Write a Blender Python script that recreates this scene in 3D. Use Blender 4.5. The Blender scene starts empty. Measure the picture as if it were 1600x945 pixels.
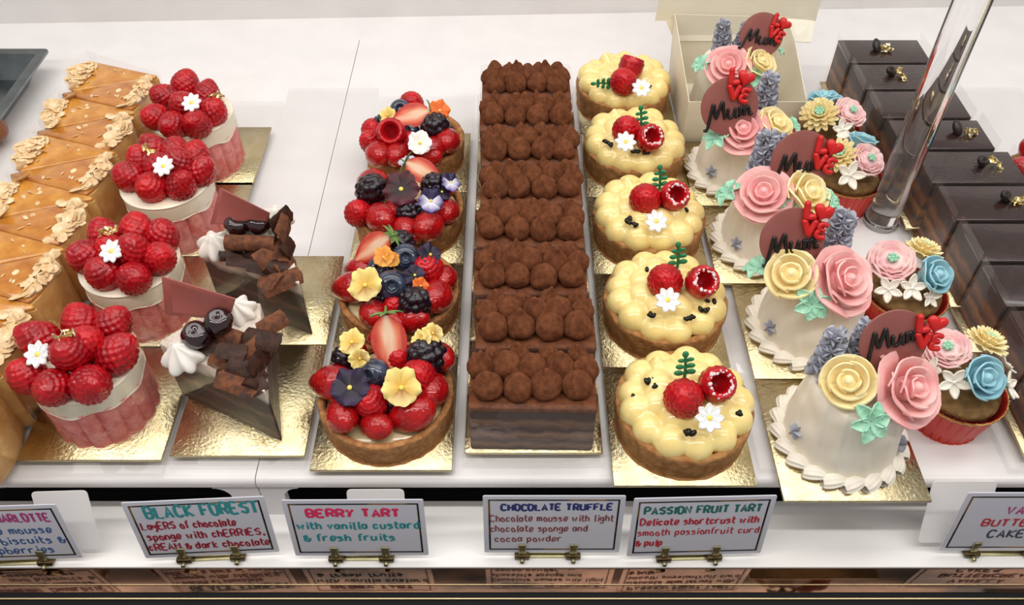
import bpy, bmesh, math, random
import numpy as np
from mathutils import Vector, Matrix, Quaternion, noise
random.seed(7)
S = bpy.context.scene
COL = S.collection
CM = 0.01                                   # every number below is in centimetres
R = math.radians
# ------------------------------------------------------------------ camera, world, lamps
FPX, PITCH, CAMH = 1330.0, 46.6, 44.0
cd = bpy.data.cameras.new('camera'); cam = bpy.data.objects.new('camera', cd); COL.objects.link(cam)
cam.location = (0, 0, CAMH*CM); cam.rotation_euler = (R(90-PITCH), 0, 0)
cd.sensor_width = 36; cd.lens = FPX/1600*36; cd.clip_start = 0.01; cd.clip_end = 20
S.camera = cam
S.view_settings.view_transform = 'Standard'; S.view_settings.look = 'None'
S.view_settings.gamma = 1; S.view_settings.use_curve_mapping = False
S.view_settings.exposure = 0.14
S.cycles.transparent_max_bounces = 24; S.cycles.max_bounces = 10
w = bpy.data.worlds.new('world'); S.world = w; w.use_nodes = True
w.node_tree.nodes['Background'].inputs[0].default_value = (1.0, 0.98, 0.965, 1)
w.node_tree.nodes['Background'].inputs[1].default_value = 0.36
def area(name, loc, target, sx, sy, power, col=(1, .965, .93)):
    l = bpy.data.lights.new(name, 'AREA'); l.shape = 'RECTANGLE'; l.size = sx*CM; l.size_y = sy*CM
    l.energy = power; l.color = col
    o = bpy.data.objects.new(name, l); COL.objects.link(o); o.location = Vector(loc)*CM
    o.rotation_euler = (Vector(target)-Vector(loc)).to_track_quat('-Z', 'Y').to_euler()
    return o
area('case_ceiling_light', (0, 52, 96), (0, 46, 0), 170, 34, 5.0)
area('led_strip', (0, 13, 72), (0, 36, 0), 170, 3, 4.2)
area('led_strip', (0, 70, 70), (0, 46, 0), 170, 3, 1.2)

def pt(px, py, z):
    """photo pixel on the level z -> world point in cm"""
    p = R(PITCH); x = (px-800)/FPX; y = -(py-472.5)/FPX
    d = Vector((x, math.cos(p)+y*math.sin(p), -math.sin(p)+y*math.cos(p)))
    t = (z-CAMH)/d.z
    return Vector((d.x*t, d.y*t, z))

# ------------------------------------------------------------------ mesh helpers
class B:
    def __init__(s): s.v = []; s.f = []; s.c = []
    def add(s, g, M=None, col=None):
        n = len(s.v); vs, fs = g[0], g[1]
        vs = [Vector(a) for a in vs]
        if M is not None: vs = [M @ a for a in vs]
        s.v += vs; s.f += [[i+n for i in f] for f in fs]
        if len(g) > 2: s.c += list(g[2])
        else: s.c += [col or (1, 1, 1, 1)]*len(vs)
        return s
def grid(fn, nu, nv, cu=False):
    vs = []; fs = []
    for j in range(nv+1):
        for i in range(nu if cu else nu+1): vs.append(Vector(fn(i/nu, j/nv)))
    w_ = nu if cu else nu+1
    for j in range(nv):
        for i in range(nu):
            a = j*w_+i; b = j*w_+(i+1) % w_
            fs.append([a, b, b+w_, a+w_])
    return vs, fs
def lathe(prof, n=32, fn=None):
    def f(u, v):
        k = v*(len(prof)-1); i = min(int(k), len(prof)-2); t = k-i
        r = prof[i][0]*(1-t)+prof[i+1][0]*t; z = prof[i][1]*(1-t)+prof[i+1][1]*t
        a = u*2*math.pi
        if fn: r, z = fn(a, v, r, z)
        return (r*math.cos(a), r*math.sin(a), z)
    return grid(f, n, len(prof)-1, True)
def smoothprof(prof, k=4):
    out = []
    P = [prof[0]]+list(prof)+[prof[-1]]
    for i in range(1, len(P)-2):
        for s_ in range(k):
            t = s_/k; a, b, c, d = P[i-1], P[i], P[i+1], P[i+2]
            out.append(tuple(.5*((2*b[q])+(-a[q]+c[q])*t+(2*a[q]-5*b[q]+4*c[q]-d[q])*t*t+(-a[q]+3*b[q]-3*c[q]+d[q])*t**3) for q in range(len(a))))
    out.append(tuple(prof[-1])); return out
def tube(pts, rad, n=8, flat=None):
    pts = [Vector(p) for p in pts]; vs = []; fs = []
    if not isinstance(rad, (list, tuple)): rad = [rad]*len(pts)
    up0 = None
    for i, p in enumerate(pts):
        d = (pts[min(i+1, len(pts)-1)]-pts[max(i-1, 0)])
        if d.length < 1e-9: d = Vector((0, 0, 1))
        d.normalize()
        if up0 is None: up0 = Vector((0, 0, 1)) if abs(d.z) < .9 else Vector((0, 1, 0))
        s_ = d.cross(up0); s_.normalize(); u_ = s_.cross(d); up0 = u_
        if flat: s_, u_ = d.cross(Vector((0, 0, 1))).normalized(), Vector((0, 0, 1))*flat
        for k in range(n):
            a = 2*math.pi*k/n; vs.append(p+rad[i]*(math.cos(a)*s_+math.sin(a)*u_))
    for i in range(len(pts)-1):
        for k in range(n):
            a = i*n+k; b = i*n+(k+1) % n; fs.append([a, b, b+n, a+n])
    fs.append(list(range(n))[::-1]); fs.append([(len(pts)-1)*n+k for k in range(n)])
    return vs, fs
def ball(r=1, nu=16, nv=10, sc=(1, 1, 1), c=(0, 0, 0)):
    def f(u, v):
        a = u*2*math.pi; b = v*math.pi
        return (c[0]+sc[0]*r*math.sin(b)*math.cos(a), c[1]+sc[1]*r*math.sin(b)*math.sin(a), c[2]-sc[2]*r*math.cos(b))
    return grid(f, nu, nv, True)
def star(spheres, nu=64, nv=32, c=(0, 0, 0), th1=math.pi, k=14.0, zmin=None):
    """surface of a soft union of balls, star-shaped seen from c"""
    sp = np.array(spheres, float); ctr = np.array(c, float)
    th = np.linspace(0, th1, nv+1)[:, None]; ph = np.arange(nu)[None, :]*2*math.pi/nu
    d = np.stack([np.sin(th)*np.cos(ph), np.sin(th)*np.sin(ph), np.cos(th)+0*ph], -1)
    rel = sp[:, :3]-ctr
    b = d @ rel.T; q = (rel**2).sum(1)
    disc = sp[:, 3]**2-(q-b**2)
    t = np.where(disc > 0, b+np.sqrt(np.maximum(disc, 0)), -1e3)
    m = t.max(-1); m = np.where(m < -100, .02, m)
    tt = m+np.log(np.exp(np.clip(k*(t-m[..., None]), -60, 0)).sum(-1))/k
    P = ctr+d*tt[..., None]
    if zmin is not None: P[..., 2] = np.maximum(P[..., 2], zmin)
    vs = [Vector(x) for x in P.reshape(-1, 3)]; fs = []
    for j in range(nv):
        for i in range(nu):
            a = j*nu+i; b2 = j*nu+(i+1) % nu; fs.append([a, a+nu, b2+nu, b2])
    return vs, fs
def box(sx, sy, sz, c=(0, 0, 0), bev=0, seg=2):
    bm = bmesh.new(); bmesh.ops.create_cube(bm, size=1)
    for v in bm.verts: v.co = Vector((v.co.x*sx, v.co.y*sy, v.co.z*sz))
    if bev: bmesh.ops.bevel(bm, geom=list(bm.edges), offset=bev, segments=seg, profile=.5, affect='EDGES')
    bm.verts.index_update()
    g = ([v.co+Vector(c) for v in bm.verts], [[v.index for v in f.verts] for f in bm.faces]); bm.free(); return g
def prism(poly, z0, z1, sub=0):
    n = len(poly)
    vs = [Vector((p[0], p[1], z0)) for p in poly]+[Vector((p[0], p[1], z1)) for p in poly]
    return vs, [list(range(n))[::-1], list(range(n, 2*n))]+[[i, (i+1) % n, (i+1) % n+n, i+n] for i in range(n)]
def rpoly(pts, r, seg=4):
    out = []; n = len(pts)
    for i in range(n):
        p = Vector(pts[i]); a = (Vector(pts[i-1])-p); b = (Vector(pts[(i+1) % n])-p)
        rr = min(r, a.length*.45, b.length*.45); a = p+a.normalized()*rr; b = p+b.normalized()*rr
        for k in range(seg+1):
            t = k/seg; out.append(tuple((1-t)**2*a+2*t*(1-t)*p+t*t*b))
    return out
def mesh(name, b, mat, smooth=True, solid=0, ang=50, disp=None, bevel=0):
    bm = bmesh.new(); usecol = any(c != (1, 1, 1, 1) for c in b.c)
    lay = bm.verts.layers.float_color.new('Col') if usecol else None
    vs = [bm.verts.new(v) for v in b.v]; bm.verts.ensure_lookup_table()
    if usecol:
        for v, c in zip(vs, b.c): v[lay] = c
    for f in b.f:
        try: bm.faces.new([vs[i] for i in f])
        except ValueError: pass
    vs = None
    if not solid:
        bmesh.ops.remove_doubles(bm, verts=list(bm.verts), dist=2e-3)
        bmesh.ops.dissolve_degenerate(bm, edges=list(bm.edges), dist=1e-4)
    bmesh.ops.recalc_face_normals(bm, faces=list(bm.faces))
    if bevel: bmesh.ops.bevel(bm, geom=list(bm.edges), offset=bevel, segments=2, profile=.5, affect='EDGES')
    if disp:
        bm.normal_update()
        mv = [(v, disp(v.co)) for v in bm.verts]
        for v, d in mv: v.co += v.normal*d
    if solid:                                  # give a thin sheet its thickness: an offset copy bridged along the open edges
        bm.normal_update(); old = list(bm.verts); faces = list(bm.faces); edges = [e for e in bm.edges if len(e.link_faces) == 1]
        new = {}
        for v in old:
            q = bm.verts.new(v.co-v.normal*solid); new[v] = q
            if lay: q[lay] = v[lay]
        for f in faces: bm.faces.new([new[v] for v in reversed(f.verts)])
        for e in edges:
            a, c = e.verts
            try: bm.faces.new([a, c, new[c], new[a]])
            except ValueError: pass
        bmesh.ops.recalc_face_normals(bm, faces=list(bm.faces))
    for v in bm.verts: v.co *= CM
    me = bpy.data.meshes.new(name); bm.to_mesh(me); bm.free()
    if smooth:
        me.polygons.foreach_set('use_smooth', [True]*len(me.polygons)); me.set_sharp_from_angle(angle=R(ang))
    me.materials.append(mat); return me
def nz(sc, amp, seed=0):
    o = Vector((seed*7.3, seed*3.1, seed*1.7))
    return lambda p: amp*noise.noise(p*sc+o)
def put(name, me, parent=None, loc=(0, 0, 0), rot=None, sc=1, label=None):
    o = bpy.data.objects.new(name, me); COL.objects.link(o); o.location = Vector(loc)*CM
    if rot is not None:
        o.rotation_mode = 'QUATERNION'; o.rotation_quaternion = rot
    o.scale = (sc, sc, sc) if not isinstance(sc, (tuple, list)) else sc
    if parent: o.parent = parent
    if label: o['label'] = label
    return o
def tag(o, label, cat, group=None, kind=None):
    if label: o['label'] = label
    if cat: o['category'] = cat
    if group: o['group'] = group
    if kind: o['kind'] = kind
    return o
def thing(name, label, cat, loc, rz=0, group=None):
    o = bpy.data.objects.new(name, None); COL.objects.link(o); o.location = Vector(loc)*CM
    o.rotation_euler = (0, 0, rz); o.empty_display_size = .02
    o['base'] = list(loc); 
    return tag(o, label, cat, group)
def loc_of(t, px, py, z):
    return pt(px, py, z)-Vector(t['base'][:])
def ori(n, spin=0):
    return Vector((0, 0, 1)).rotation_difference(Vector(n).normalized()) @ Quaternion((0, 0, 1), spin)
def rq(amount=1.0):
    return Quaternion(Vector((random.uniform(-1, 1), random.uniform(-1, 1), random.uniform(-1, 1))).normalized(), random.uniform(0, 6.28)*amount)
ORD = ['front', 'second', 'third', 'fourth', 'fifth', 'sixth', 'seventh', 'eighth', 'ninth', 'tenth', 'eleventh', 'twelfth', 'thirteenth', 'fourteenth', 'fifteenth']

# ------------------------------------------------------------------ materials
def srgb(h):
    if isinstance(h, str):
        c = [int(h[i:i+2], 16)/255 for i in (0, 2, 4)]
        return tuple((x/12.92 if x <= .04045 else ((x+.055)/1.055)**2.4) for x in c)+(1,)
    return tuple(h)+(1,)
def mat(name, c1, c2=None, scale=1.5, rough=.5, metal=0, bump=0, bscale=4, sss=0, sssr=.3, coat=0, detail=4, vcol=False, spec=.5, lo=.35, hi=.65, btype='noise', stretch=None, thin=None):
    m = bpy.data.materials.new(name); m.use_nodes = True; nt = m.node_tree; N = nt.nodes; L = nt.links
    p = N['Principled BSDF']
    p.inputs['Roughness'].default_value = rough; p.inputs['Metallic'].default_value = metal
    p.inputs['Specular IOR Level'].default_value = spec
    p.inputs['Coat Weight'].default_value = coat; p.inputs['Coat Roughness'].default_value = .06
    p.inputs['Base Color'].default_value = srgb(c1)
    tc = N.new('ShaderNodeTexCoord'); mp = N.new('ShaderNodeMapping'); L.new(tc.outputs['Object'], mp.inputs[0])
    st = stretch or (1, 1, 1); mp.inputs['Scale'].default_value = (100*st[0], 100*st[1], 100*st[2])
    base = None
    if vcol:
        at = N.new('ShaderNodeVertexColor'); at.layer_name = 'Col'; base = at.outputs[0]; L.new(base, p.inputs['Base Color'])
    if c2:
        nx = N.new('ShaderNodeTexNoise'); nx.inputs['Scale'].default_value = scale; nx.inputs['Detail'].default_value = detail
        L.new(mp.outputs[0], nx.inputs['Vector'])
        cr = N.new('ShaderNodeValToRGB'); cr.color_ramp.elements[0].position = lo; cr.color_ramp.elements[1].position = hi
        cr.color_ramp.elements[0].color = srgb(c1); cr.color_ramp.elements[1].color = srgb(c2)
        L.new(nx.outputs['Fac'], cr.inputs[0]); L.new(cr.outputs[0], p.inputs['Base Color'])
    if sss:
        p.inputs['Subsurface Weight'].default_value = sss; p.inputs['Subsurface Radius'].default_value = (1, .5, .3)
        p.inputs['Subsurface Scale'].default_value = sssr*CM
    if bump:
        if btype == 'noise':
            b = N.new('ShaderNodeTexNoise'); b.inputs['Detail'].default_value = 6
            out = b.outputs['Fac']
        else:
            b = N.new('ShaderNodeTexVoronoi'); out = b.outputs['Distance']
        b.inputs['Scale'].default_value = bscale; L.new(mp.outputs[0], b.inputs['Vector'])
        bn = N.new('ShaderNodeBump'); bn.inputs['Strength'].default_value = 1; bn.inputs['Distance'].default_value = bump*CM
        L.new(out, bn.inputs['Height']); L.new(bn.outputs[0], p.inputs['Normal'])
    return m
def filmmat(name, tint=(1, 1, 1), refl=.12, rough=.04, haze=.04, bump=.03, bscale=.9, white=(.9, .9, .88)):
    m = bpy.data.materials.new(name); m.use_nodes = True; nt = m.node_tree; N = nt.nodes; L = nt.links
    N.remove(N['Principled BSDF']); out = N['Material Output']
    tr = N.new('ShaderNodeBsdfTransparent'); tr.inputs[0].default_value = tint+(1,)
    gl = N.new('ShaderNodeBsdfGlossy'); gl.inputs['Roughness'].default_value = rough
    df = N.new('ShaderNodeBsdfDiffuse'); df.inputs[0].default_value = white+(1,)
    lw = N.new('ShaderNodeLayerWeight'); lw.inputs[0].default_value = .25
    mr = N.new('ShaderNodeMapRange'); mr.inputs[3].default_value = refl*.35; mr.inputs[4].default_value = min(.8, refl*3.2)
    L.new(lw.outputs['Facing'], mr.inputs[0])
    a = N.new('ShaderNodeMixShader'); a.inputs[0].default_value = haze; L.new(tr.outputs[0], a.inputs[1]); L.new(df.outputs[0], a.inputs[2])
    b = N.new('ShaderNodeMixShader'); L.new(mr.outputs[0], b.inputs[0]); L.new(a.outputs[0], b.inputs[1]); L.new(gl.outputs[0], b.inputs[2])
    L.new(b.outputs[0], out.inputs[0])
    if bump:
        tc = N.new('ShaderNodeTexCoord'); nx = N.new('ShaderNodeTexNoise'); nx.inputs['Scale'].default_value = bscale*100; nx.inputs['Detail'].default_value = 2
        L.new(tc.outputs['Object'], nx.inputs['Vector']); bn = N.new('ShaderNodeBump'); bn.inputs['Distance'].default_value = bump*CM
        L.new(nx.outputs['Fac'], bn.inputs['Height']); L.new(bn.outputs[0], gl.inputs['Normal'])
    return m
def layermat(name, stops, scale=1.0, wob=.35, rough=.6, height=5.0, bump=.03):
    """horizontal layers of a cut cake: stops = [(z in cm, colour)]"""
    m = bpy.data.materials.new(name); m.use_nodes = True; nt = m.node_tree; N = nt.nodes; L = nt.links; p = N['Principled BSDF']
    p.inputs['Roughness'].default_value = rough
    tc = N.new('ShaderNodeTexCoord'); sx = N.new('ShaderNodeSeparateXYZ'); L.new(tc.outputs['Object'], sx.inputs[0])
    nx = N.new('ShaderNodeTexNoise'); nx.inputs['Scale'].default_value = 90*scale; nx.inputs['Detail'].default_value = 5; L.new(tc.outputs['Object'], nx.inputs['Vector'])
    a = N.new('ShaderNodeMath'); a.operation = 'MULTIPLY_ADD'; a.inputs[1].default_value = wob*CM; L.new(nx.outputs['Fac'], a.inputs[0]); L.new(sx.outputs['Z'], a.inputs[2])
    d = N.new('ShaderNodeMath'); d.operation = 'DIVIDE'; d.inputs[1].default_value = height*CM; L.new(a.outputs[0], d.inputs[0])
    cr = N.new('ShaderNodeValToRGB'); el = cr.color_ramp.elements
    while len(el) < len(stops): el.new(.5)
    for e, (z, c) in zip(el, stops): e.position = z/height; e.color = srgb(c)
    L.new(d.outputs[0], cr.inputs[0])
    n2 = N.new('ShaderNodeTexNoise'); n2.inputs['Scale'].default_value = 500; n2.inputs['Detail'].default_value = 5; L.new(tc.outputs['Object'], n2.inputs['Vector'])
    mx = N.new('ShaderNodeMix'); mx.data_type = 'RGBA'; mx.blend_type = 'OVERLAY'; mx.inputs[0].default_value = .55
    L.new(cr.outputs[0], mx.inputs[6]); L.new(n2.outputs['Fac'], mx.inputs[7]); L.new(mx.outputs[2], p.inputs['Base Color'])
    bn = N.new('ShaderNodeBump'); bn.inputs['Distance'].default_value = bump*CM; L.new(n2.outputs['Fac'], bn.inputs['Height']); L.new(bn.outputs[0], p.inputs['Normal'])
    return m
M = {}
M['deck'] = mat('white_acrylic', 'e9e6e5', 'e4e1e0', .3, rough=.22, spec=.4)
M['wall'] = mat('white_panel', 'e6e2e0', 'dfdbd9', .2, rough=.35)
M['gold'] = mat('gold_card', 'd8cba6', 'cbbb8f', .8, rough=.24, metal=1, bump=.04, bscale=5)
M['goldedge'] = mat('gold_foil', 'c9a95c', 'e8d08a', 2, rough=.25, metal=1, bump=.03, bscale=6)
M['goldleaf'] = mat('gold_leaf', 'e0c888', 'fff0c4', 3, rough=.25, metal=.9)
M['acrylic'] = filmmat('clear_acrylic', (.995, .995, .995), .06, .03, .004, 0)
M['film'] = filmmat('clear_film', (.995, .99, .985), .07, .04, .012, .06, 1.2)
M['filmfog'] = filmmat('hazy_film', (.99, .985, .98), .05, .08, .045, .1, .7, (.78, .75, .72))
M['filmcut'] = filmmat('stiff_film', (.985, .98, .975), .07, .05, .05, .05, .6, (.86, .84, .8))
M['rasp'] = mat('raspberry', 'b50c18', '8c0713', 1.0, rough=.3, sss=.1, sssr=.15, coat=.5, spec=.2)
M['raspbright'] = mat('raspberry_bright', 'c4151c', '9c0c17', 1.2, rough=.28, sss=.12, sssr=.15, coat=.3, spec=.25)
M['straw'] = mat('strawberry', 'bb1116', '93080f', .9, rough=.2, sss=.1, coat=.5, spec=.3)
def seedy(m):
    nt = m.node_tree; N = nt.nodes; L = nt.links; p = N['Principled BSDF']; tc = N['Texture Coordinate']
    v = N.new('ShaderNodeTexVoronoi'); v.inputs['Scale'].default_value = 480; v.inputs['Randomness'].default_value = .6; L.new(tc.outputs['Object'], v.inputs['Vector'])
    cr = N.new('ShaderNodeValToRGB'); cr.color_ramp.elements[0].position = .1; cr.color_ramp.elements[0].color = (.8, .8, .8, 1); cr.color_ramp.elements[1].position = .22; cr.color_ramp.elements[1].color = (0, 0, 0, 1)
    L.new(v.outputs['Distance'], cr.inputs[0]); mx = N.new('ShaderNodeMix'); mx.data_type = 'RGBA'
    old = p.inputs['Base Color'].links[0].from_socket; L.new(cr.outputs[0], mx.inputs[0]); L.new(old, mx.inputs[6]); mx.inputs[7].default_value = srgb('b9541f')
    L.new(mx.outputs[2], p.inputs['Base Color'])
    bn = N.new('ShaderNodeBump'); bn.inputs['Distance'].default_value = .05*CM; L.new(v.outputs['Distance'], bn.inputs['Height']); L.new(bn.outputs[0], p.inputs['Normal'])
seedy(M['straw'])
M['strawcut'] = mat('strawberry_flesh', 'e06050', vcol=True, rough=.18, sss=.2, coat=.7)
M['black'] = mat('blackberry', '14101a', '1f0e18', 2, rough=.2, coat=.5, spec=.3)
M['blue'] = mat('blueberry', '1f2638', '39445c', 1.5, rough=.2, coat=.6)
M['cherry'] = mat('cherry', '2a070d', '180408', 1, rough=.08, coat=1)
M['vc'] = mat('petal', 'ffffff', vcol=True, rough=.55, sss=.15, sssr=.15)
M['crust'] = mat('baked_crust', 'bd8750', '9a6334', 2.6, rough=.75, bump=.14, bscale=5)
M['crustpale'] = mat('shortcrust', 'b58550', '96622f', 2, rough=.8, bump=.09, bscale=5)
M['custard'] = mat('custard', 'ecd9a8', 'dfc890', 1, rough=.25, coat=.5)
M['curd'] = mat('passion_curd', 'f8e49c', 'f3d88a', 1.6, rough=.2, sss=.3, sssr=.4, coat=.45)
M['seed'] = mat('passion_seed', '0c0d08', '1f1e0e', 4, rough=.3, spec=.3)
M['green'] = mat('green_icing', '1f7a4a', '2a8a55', 2, rough=.35)
M['calyx'] = mat('strawberry_leaf', '7d9a55', '5e7c3e', 3, rough=.5)
M['leaf'] = mat('mint_buttercream', '94ccac', 'aadbbf', 1.5, rough=.5, sss=.2)
M['sugar'] = mat('white_sugar', 'f4f2f0', rough=.4, sss=.2)
M['icing'] = mat('icing_sugar', 'f3e4e4', 'e7c8cb', 8, rough=.9, bump=.04, bscale=12)
M['yellow'] = mat('yellow_sugar', 'f1da62', rough=.4)
M['cream'] = mat('cream_layer', 'efe4cc', 'f2e8d4', .6, rough=.35, sss=.2, sssr=.3)
M['whip'] = mat('whipped_cream', 'f4efe6', 'efe8dc', 1, rough=.5, sss=.2)
M['pinksponge'] = mat('pink_biscuit', 'd9706c', 'ea958a', 1.8, rough=.8, bump=.06, bscale=5)
M['cocoa'] = mat('cocoa_powder', '7c4b31', '603824', 3, rough=.95, bump=.05, bscale=14, spec=.1)
M['shaving'] = mat('dark_chocolate', '2b1811', '43271a', 2, rough=.5, spec=.25, bump=.03, bscale=6)
M['shavingcocoa'] = mat('chocolate_cocoa', '7a4729', '4c2a1a', 2.2, rough=.85, bump=.04, bscale=9)
M['plaque'] = mat('ruby_chocolate', '9d564f', 'a55c54', .5, rough=.38)
M['plaque2'] = mat('milk_chocolate', '8b4f48', '935851', .6, rough=.4)
M['blackicing'] = mat('black_icing', '17120f', rough=.35)
M['red'] = mat('red_fondant', 'd01e1c', 'c51a1a', 1, rough=.4, sss=.1)
M['bcream'] = mat('buttercream', 'f3ecdc', 'ece2cf', .7, rough=.45, sss=.2, sssr=.3, bump=.04, bscale=1.6, stretch=(1, 1, .4))
M['shell'] = mat('buttercream_shell', 'f7f0e2', 'f2e9d8', 1, rough=.45, sss=.2, sssr=.3)
M['pink'] = mat('pink_buttercream', 'f3abab', 'f8c4be', .8, rough=.5, sss=.2, bump=.02, bscale=6)
M['pinkpale'] = mat('pale_pink_buttercream', 'f2b9bc', 'f8d6d0', .9, rough=.5, sss=.2, bump=.02, bscale=6)
M['yel'] = mat('yellow_buttercream', 'f6dfa0', 'faeab8', .8, rough=.5, sss=.2, bump=.02, bscale=6)
M['bluecream'] = mat('blue_buttercream', 'a2d0d9', '90c2cf', .8, rough=.5, sss=.2, bump=.02, bscale=6)
M['grey'] = mat('lavender_buttercream', '9698a6', 'b6b8c0', 1.6, rough=.55)
M['redcup'] = mat('red_foil_paper', 'cf3426', 'd63c2b', .5, rough=.42)
M['sponge'] = mat('cupcake_sponge', '8a6a3c', '6c4f2a', 2, rough=.85, bump=.08, bscale=5)
M['glaze'] = mat('almond_glaze_deep', 'd18c36', 'ae661f', .6, rough=.14, coat=.9, detail=3, bump=.05, bscale=.7)  # almond slice glaze, deeper of two tones
M['glazelight'] = mat('almond_glaze_pale', 'dc9f44', 'bf7a27', .7, rough=.14, coat=.9, detail=3, bump=.05, bscale=.7)  # the same slice glaze in a paler tone
M['almcrust'] = mat('golden_crust', 'dcae68', 'c9944c', 1, rough=.6, bump=.05, bscale=4)
M['almond'] = mat('flaked_almond', 'efd8b0', 'd9b47e', 2, rough=.6)
M['choc'] = mat('chocolate_glaze', '2b1d1b', '36231f', 1.2, rough=.22, coat=.4, bump=.02, bscale=2)
M['chocwrinkle'] = mat('wrinkled_glaze', '2a1c1a', '35241f', 2, rough=.22, coat=.5, bump=.14, bscale=3.5)
M['bean'] = mat('coffee_bean', '1c1412', '2c201c', 3, rough=.4)
M['steel'] = mat('steel', '8a9192', '6f7778', .4, rough=.22, metal=1)
M['steelreflect'] = mat('steel_brown_reflection', '6a4e3e', '3a302a', .35, rough=.05, metal=1, stretch=(.5, 2, 1))  # polished steel; brown reflections painted into its streaky colour
M['blackplastic'] = mat('black_plastic', '0d0e12', rough=.55, spec=.15)
M['chrome'] = mat('bright_trim', 'c9b48a', rough=.25, metal=1)
M['sheet'] = mat('white_sheet', 'f1efec', rough=.3)
M['card'] = mat('laminated_card', 'cdcdd6', rough=.2, coat=.2)
M['foil'] = mat('foil_border', '3a332c', 'a67c42', .35, rough=.3, metal=.8, lo=.5, hi=.6)  # foil reflections painted in as a dark to gold change
M['clipdark'] = mat('dark_brass', '7a6744', '51432c', 1.5, rough=.3, metal=.8)
M['clip'] = mat('brass_clip', 'a39d78', 'bdb58c', 1, rough=.28, metal=.9)
M['boxcard'] = mat('ivory_card', 'e9e2d0', 'e4dcc8', .4, rough=.5, sss=.1)
M['bun'] = mat('brown_pastry', '8a5530', '6c3d20', 1.5, rough=.4)
M['truffle'] = layermat('truffle_layers', [(0, '2c170e'), (.55, '4a2a1a'), (1.0, '8a6448'), (1.4, '462617'), (2.1, '94705a'), (2.5, '3a1f13'), (3.2, '7a563c'), (3.6, '3a2014')], 1, .9, .6, 4.4)
M['opera'] = layermat('opera_layers', [(0, '2a1810'), (.7, '8a5a2c'), (1.2, '2c1a12'), (1.9, '96642f'), (2.3, '321d13'), (3.0, '74491f'), (3.5, '241510')], 1.2, .8, .55, 4.4)
M['forest'] = layermat('forest_layers', [(0, '22130c'), (.9, '2e1a11'), (1.3, '5e3f2e'), (1.6, '2e1a11'), (2.4, '25140d'), (2.9, '6a4837'), (3.3, '2e1a11'), (4.3, '2d1a12'), (4.7, 'd9cbbd')], .8, 1.3, .5, 5.0)
def glassmat():
    m = bpy.data.materials.new('solid_acrylic'); m.use_nodes = True; p = m.node_tree.nodes['Principled BSDF']
    p.inputs['Transmission Weight'].default_value = 1; p.inputs['IOR'].default_value = 1.49; p.inputs['Roughness'].default_value = 0.01
    p.inputs['Base Color'].default_value = (.98, .98, .98, 1); return m
M['glass'] = glassmat()
def inkmat(h): return mat('marker_ink', h, rough=.4)

# ------------------------------------------------------------------ the counter
def deck_panel(name, x0, x1, slots, label):
    b = B(); yb = 78
    yf = 27.0
    # top slab with a rounded front lip, section swept along x
    sec = [(yb, -1.2), (yb, 0), (yf+.5, 0), (yf+.2, -.06), (yf+.04, -.22), (yf, -.45), (yf+.04, -.75), (yf+.25, -1.0), (yf+.6, -1.2)]
    vs = [Vector((x, y, z)) for x in (x0, x1) for y, z in sec]; n = len(sec)
    b.add((vs, [list(range(n)), list(range(n, 2*n))[::-1]]+[[i, (i+1) % n, (i+1) % n+n, i+n] for i in range(n)]))
    # posts between the air slots, widening into the lip with a fillet
    for a, c, fl, fr in slots:
        prof = []
        r = 1.0
        L_ = [(a-(r*(1-math.sin(k*math.pi/12)) if fl else 0), -1.0-r*(1-math.cos(k*math.pi/12))) for k in range(7)] + [(a, -4.2)]
        Rr = [(c+(r*(1-math.sin(k*math.pi/12)) if fr else 0), -1.0-r*(1-math.cos(k*math.pi/12))) for k in range(7)] + [(c, -4.2)]
        poly = L_+Rr[::-1]
        m_ = len(poly)
        v2 = [Vector((p[0], yf+.12, p[1])) for p in poly]+[Vector((p[0], yf+.7, p[1])) for p in poly]
        b.add((v2, [list(range(m_)), list(range(m_, 2*m_))[::-1]]+[[i, (i+1) % m_, (i+1) % m_+m_, i+m_] for i in range(m_)]))
    o = put(name, mesh(name, b, M['deck'], ang=40)); tag(o, label, 'shelf'); return o
deck_panel('display_shelf', -62, -15.33, [(-17.1, -15.33, True, False)], 'white glossy display shelf panel under the almond slices and raspberry charlottes')
deck_panel('display_shelf', -15.27, 62, [(-15.27, -13.9, False, True)], 'white glossy display shelf panel under the berry tarts, truffle cakes and flower cakes')
def struct(name, b, m, smooth=False):
    o = put(name, mesh(name, b, m, smooth)); o['kind'] = 'structure'; return o
p0, p1 = pt(0, 37, 0), pt(1600, 9, 0)
d_ = (p1-p0).normalized(); nrm = Vector((-d_.y, d_.x, 0))
A, C = p0-d_*20, p1+d_*20
b = B().add(prism([(A.x, A.y), (C.x, C.y), (C.x+nrm.x*1.5, C.y+nrm.y*1.5), (A.x+nrm.x*1.5, A.y+nrm.y*1.5)], -1.2, 34)); struct('wall_back', b, M['wall'])
b = B().add(prism([(-64, 77.9), (66, 77.9), (66, 90), (-64, 90)], -1.25, -.02)); struct('trim_1', b, M['deck'])
# the dark well under the shelf, the white air-duct sheet, the polished sill and black profile
b = B().add(box(126, 14, .6, (0, 34.8, -4.75))); struct('floor', b, M['blackplastic'])
b = B().add(box(126, 4.5, .25, (0, 25.85, -4.22), .06)); struct('trim_2', b, M['sheet'])
b = B().add(box(126, 2.6, .5, (0, 23.36, -4.5), .04)); struct('trim_3', b, M['steelreflect'])
b = B().add(box(126, .05, .06, (0, 22.55, -4.22), .01)); struct('trim_4', b, M['chrome'])
b = B().add(box(126, 3.0, 1.0, (0, 20.55, -4.62), .1)); struct('trim_5', b, M['blackplastic'])
b = B().add(box(126, .12, .16, (0, 21.6, -4.06), .04)); struct('trim_6', b, M['chrome'])

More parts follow.
